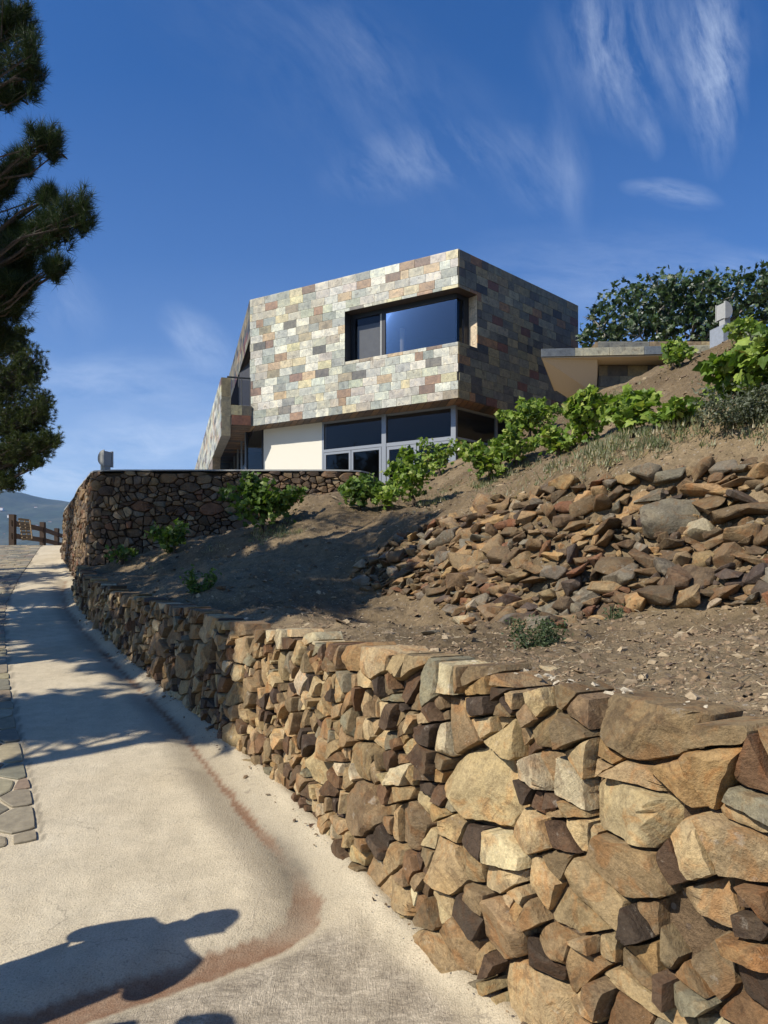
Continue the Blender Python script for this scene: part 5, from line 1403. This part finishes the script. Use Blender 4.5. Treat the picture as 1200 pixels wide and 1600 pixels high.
# ------------------------------------------------------------ far valley and mountains, with the air in front
def m_mountain():
    m, g, b = mat('mountain_scrub'); p = g.pos()
    n = g.noise(p, .004, 6, .65); f = g.noise(p, .03, 6, .7)
    c = g.ramp(n, [(.35, (.022, .036, .022)), (.5, (.035, .048, .03)), (.62, (.07, .07, .045)), (.74, (.17, .15, .10))])
    c = g.mix(1, c, g.ramp(f, [(.35, .55), (.65, 1.5)]), 'MULTIPLY')
    g.put(b.inputs['Base Color'], c); b.inputs['Roughness'].default_value = 1; return m
M_MOUNT = m_mountain()
def mountains():
    x = np.arange(-4200, 3200, 28.0); y = np.arange(160, 3400, 28.0); X, Y = np.meshgrid(x, y)
    ridge = 1 - np.abs(fbm(X / 900, Y / 900, 5, 80, .55)) * 1.1
    dist = sstep(500, 2500, Y)
    Z = -110 + dist * (440 + 80 * fbm(X / 1500, Y * 0 + .5, 3, 90)) * (.72 + .28 * ridge) + 30 * fbm(X / 300, Y / 300, 5, 82) * dist + 6 * fbm(X / 90, Y / 90, 3, 83)
    Z = np.where(Y > 2600, Z - (Y - 2600) * .25, Z)
    o = grid_mesh('mountains', X, Y, Z, None, M_MOUNT); tag(o, kind='structure')
    mb = MB(); mb.box(-9000, 9000, -6000, 9000, -140, -130); o = mb.build('ground', M_MOUNT); tag(o, kind='structure')
    # shoulder of the home hill, hidden falls of ground around the drive
    mb = MB(); a = [(-60, -20), (-60, 60), (40, 60), (40, -20)]
    X, Y = np.meshgrid(np.arange(-70, 60, 1.0), np.arange(-30, 80, 1.0))
    Z = zroad(X * 0, Y) - .25; Z = np.where(Y < 0, -.31 + .03 * Y, Z)
    fall = np.maximum(0, -X - 16) * .55 + np.maximum(0, Y - 46) * .5 + np.maximum(0, X - 14) * .0 + np.maximum(0, -Y - 12) * .3
    Z = Z - fall + .25 * fbm(X / 4, Y / 4, 3, 7) * (fall > 0) - .12
    o = grid_mesh('verge', X, Y, Z, None, M_DIRT, np.broadcast_to(np.array(s2l((128, 112, 84))), X.shape + (3,))); tag(o, kind='structure')
    rg = np.random.default_rng(5); wht = MB()
    for _ in range(16):
        px = rg.uniform(-60, 112); py = rg.uniform(815, 850) if rg.uniform() < .8 else rg.uniform(790, 815)
        tgt = np.array([(px - 600) / F, 1, (HZ - py) / F])
        ys = np.arange(400, 2500, 20.0); xs = tgt[0] * ys; zs = EYE + tgt[2] * ys
        gx = np.clip(((xs + 4200) / 28).astype(int), 0, X_N - 1); gy = np.clip(((ys - 160) / 28).astype(int), 0, Y_N - 1)
        k = np.where(MZ[gy, gx] > zs)[0]
        if not len(k): continue
        i = k[0]; s = rg.uniform(2.2, 4); h = 'far_house'
        q = MB(); z = MZ[gy[i], gx[i]]; q.box(xs[i] - s, xs[i] + s, ys[i] - s, ys[i] + s, z - 4, z + s * .8, (.75, .72, .68)); q.prism([(xs[i] - s - .3, ys[i] - s - .3, z + s * .8 + .01), (xs[i] + s + .3, ys[i] - s - .3, z + s * .8 + .01), (xs[i], ys[i] - s - .3, z + s * 1.3)], (0, 2 * s + .6, 0), (.35, .17, .11))
        HOUSES.append((px, py, q))
HOUSES = []
x = np.arange(-4200, 3200, 28.0); y = np.arange(160, 3400, 28.0); _X, _Y = np.meshgrid(x, y); X_N, Y_N = len(x), len(y)
_r = 1 - np.abs(fbm(_X / 900, _Y / 900, 5, 80, .55)) * 1.1; _d = sstep(500, 2500, _Y)
MZ = -110 + _d * (440 + 80 * fbm(_X / 1500, _Y * 0 + .5, 3, 90)) * (.72 + .28 * _r) + 30 * fbm(_X / 300, _Y / 300, 5, 82) * _d + 6 * fbm(_X / 90, _Y / 90, 3, 83)
mountains()
for px, py, q in HOUSES:
    tag(q.build('far_house', M_COL), 'tiny white house far off on the hazy valley side beyond the fence', 'house', 'far houses across the valley')
def haze():
    mb = MB(); mb.box(-4300, 3300, -400, 3500, -141, 470); m = bpy.data.materials.new('haze_air'); m.use_nodes = True; g = NT(m.node_tree); g.n.remove(g.n['Principled BSDF'])
    v = g.n.new('ShaderNodeVolumePrincipled'); v.inputs['Color'].default_value = (.36, .62, 1.0, 1); v.inputs['Density'].default_value = HAZE_D; v.inputs['Anisotropy'].default_value = .2
    g.l.new(v.outputs[0], g.n['Material Output'].inputs['Volume']); o = mb.build('haze', m); tag(o, kind='stuff')
    o['label'] = 'blue distant haze between the drive and the far mountains'; o['category'] = 'haze'
HAZE_D = .00014
haze()

# ------------------------------------------------------------ the two onlookers left of the view, whose shadows fall on the drive
def skin_body(name, verts, edges, radii, mat_, parent, lvl=2):
    me = bpy.data.meshes.new(name); me.from_pydata([tuple(v) for v in verts], edges, []); me.materials.append(mat_)
    o = bpy.data.objects.new(name, me); COL.objects.link(o); o.parent = parent
    md = o.modifiers.new('skin', 'SKIN'); md.use_smooth_shade = True
    for i, r in enumerate(radii):
        sv = me.skin_vertices[0].data[i]; sv.radius = r if isinstance(r, tuple) else (r, r); sv.use_root = (i == 0)
    su = o.modifiers.new('sub', 'SUBSURF'); su.levels = lvl; su.render_levels = lvl
    return o
def person(loc, yaw, label, h=1.72, shirt=M_CLOTH1, hold=True, spread=.0):
    e = empty('person', loc, label, 'person'); e.rotation_euler.z = yaw; k = h / 1.72
    J = dict(pel=(0, 0, .93), wai=(0, .01, 1.08), che=(0, .0, 1.28), nek=(0, 0, 1.46), hd0=(0, .02, 1.54), hd1=(0, .03, 1.63), hd2=(0, .01, 1.69),
             ls=(-.17, 0, 1.41), rs=(.17, 0, 1.41), le=(-.235, .06, 1.13), re=(.235, .06, 1.13), lw=(-.12, .22, 1.20), rw=(.12, .22, 1.20),
             lh=(-.09, 0, .90), rh=(.09, 0, .90), lk=(-.11, .03, .50), rk=(.12, .02, .50), la=(-.12, 0, .09), ra=(.15, -.02, .09), lt=(-.13, .15, .03), rt=(.17, .13, .03), lp=(-.07, .27, 1.24), rp=(.07, .27, 1.24))
    names = list(J); v = [np.array(J[n]) * k for n in names]; ix = {n: i for i, n in enumerate(names)}
    E_ = [('pel', 'wai'), ('wai', 'che'), ('che', 'nek'), ('nek', 'hd0'), ('hd0', 'hd1'), ('hd1', 'hd2'), ('che', 'ls'), ('che', 'rs'), ('ls', 'le'), ('rs', 're'), ('le', 'lw'), ('re', 'rw'), ('lw', 'lp'), ('rw', 'rp'),
          ('pel', 'lh'), ('pel', 'rh'), ('lh', 'lk'), ('rh', 'rk'), ('lk', 'la'), ('rk', 'ra'), ('la', 'lt'), ('ra', 'rt')]
    Rr = dict(pel=(.16, .13), wai=(.165, .13), che=(.185, .13), nek=(.075, .07), hd0=(.072, .08), hd1=(.075, .095), hd2=(.06, .075), ls=.06, rs=.06, le=.042, re=.042, lw=.028, rw=.028, lh=.10, rh=.10, lk=.055, rk=.055, la=.038, ra=.038, lt=.035, rt=.035, lp=.034, rp=.034)
    body = skin_body('body', v, [(ix[a], ix[b]) for a, b in E_], [Rr[n] for n in names], M_SKIN, e)
    def cloth(nm, ns, es, grow, m):
        q = [np.array(J[n]) * k for n in ns]; jx = {n: i for i, n in enumerate(ns)}
        rr = [tuple(np.array(Rr[n] if isinstance(Rr[n], tuple) else (Rr[n],) * 2) + grow) for n in ns]
        skin_body(nm, q, [(jx[a], jx[b]) for a, b in es], rr, m, e)
    cloth('shirt', ['che', 'wai', 'pel', 'ls', 'rs', 'le', 're'], [('che', 'wai'), ('wai', 'pel'), ('che', 'ls'), ('che', 'rs'), ('ls', 'le'), ('rs', 're')], .018, shirt)
    cloth('trousers', ['pel', 'lh', 'rh', 'lk', 'rk', 'la', 'ra'], [('pel', 'lh'), ('pel', 'rh'), ('lh', 'lk'), ('rh', 'rk'), ('lk', 'la'), ('rk', 'ra')], .016, M_CLOTH3)
    for a_, b_ in (('la', 'lt'), ('ra', 'rt')): skin_body('shoe', [np.array(J[a_]) * k - (0, .03, .03), np.array(J[a_]) * k + (0, .03, -.035), np.array(J[b_]) * k + (0, .02, .01)], [(0, 1), (1, 2)], [.045, .048, .042], M_DARKF, e)
    for s, n in ((-1, 'lp'), (1, 'rp')):
        c = np.array(J[n]) * k
        for j in range(5):
            if j < 4: a = c + (s * -.01, .015, .028 - j * .018); pts = [a, a + (-s * .03, .035, 0), a + (-s * .062, .03, 0)]
            else: a = c + (0, 0, .03); pts = [a, a + (-s * .01, .0, .03), a + (-s * .028, .01, .045)]
            skin_body('finger', pts, [(0, 1), (1, 2)], [.010, .009, .007], M_SKIN, e, 1)
    hc = MB(); rg = np.random.default_rng(3); c = np.array([0, .0, 1.645]) * k; vs = []; th = np.linspace(0, math.pi * .62, 9); ph = np.linspace(0, 2 * math.pi, 17)[:-1]
    for t in th:
        for p_ in ph: vs.append(c + np.array([math.sin(t) * math.cos(p_) * .088, math.sin(t) * math.sin(p_) * .108 - .012, math.cos(t) * .105]) * k * (1 + .02 * rg.normal()))
    fs = [(i * 16 + j, i * 16 + (j + 1) % 16, (i + 1) * 16 + (j + 1) % 16, (i + 1) * 16 + j) for i in range(8) for j in range(16) if not (i > 4 and 2 < j < 6)]
    hc.add(vs, fs); me = hc.build('hair', M_HAIR, None, smooth=180); me.parent = e
    def piece(nm, fn):
        q = MB(); fn(q); o = q.build(nm, M_COL, None); o.parent = e
    for sg in (-1, 1):
        piece('eye', lambda q: q.tube([(sg * .033 * k, .100 * k, 1.63 * k), (sg * .033 * k, .113 * k, 1.63 * k)], .009, 8, (.03, .02, .02)))
        piece('ear', lambda q: q.tube([(sg * .080 * k, .02 * k, 1.60 * k), (sg * .088 * k, .015 * k, 1.64 * k)], .014, 6, (.45, .27, .2)))
    piece('nose', lambda q: q.tube([(0, .105 * k, 1.62 * k), (0, .135 * k, 1.585 * k)], [.006, .013], 6, (.48, .29, .21)))
    piece('mouth', lambda q: q.tube([(-.02 * k, .108 * k, 1.555 * k), (.02 * k, .108 * k, 1.555 * k)], .005, 6, (.35, .13, .11)))
    ph_ = MB(); M_ = np.array([0, .29, 1.27]) * k; ph_.box(M_[0] - .075, M_[0] + .075, M_[1] - .004, M_[1] + .004, M_[2] - .037, M_[2] + .037)
    o = ph_.build('phone', M_DARKF, None); R_z = np.array(e.location); c_, s_ = math.cos(yaw), math.sin(yaw)
    me = o.data
    for vv in me.vertices:
        x_, y_, z_ = vv.co; vv.co = (x_ * c_ - y_ * s_ + loc[0], x_ * s_ + y_ * c_ + loc[1], z_ + loc[2])
    tag(o, 'dark phone held up by the ' + ('taller' if h > 1.7 else 'shorter') + ' onlooker left of the drive', 'phone')
person((-2.16, 2.24, float(zroad(0, 2.24))), rad(-52), 'taller onlooker in a blue shirt holding a phone up, left of the camera', 1.74)
person((-2.0, 1.62, float(zroad(0, 1.62))), rad(-58), 'shorter onlooker in a grey shirt holding a phone up, left of the camera', 1.64, M_CLOTH2)
#PART4
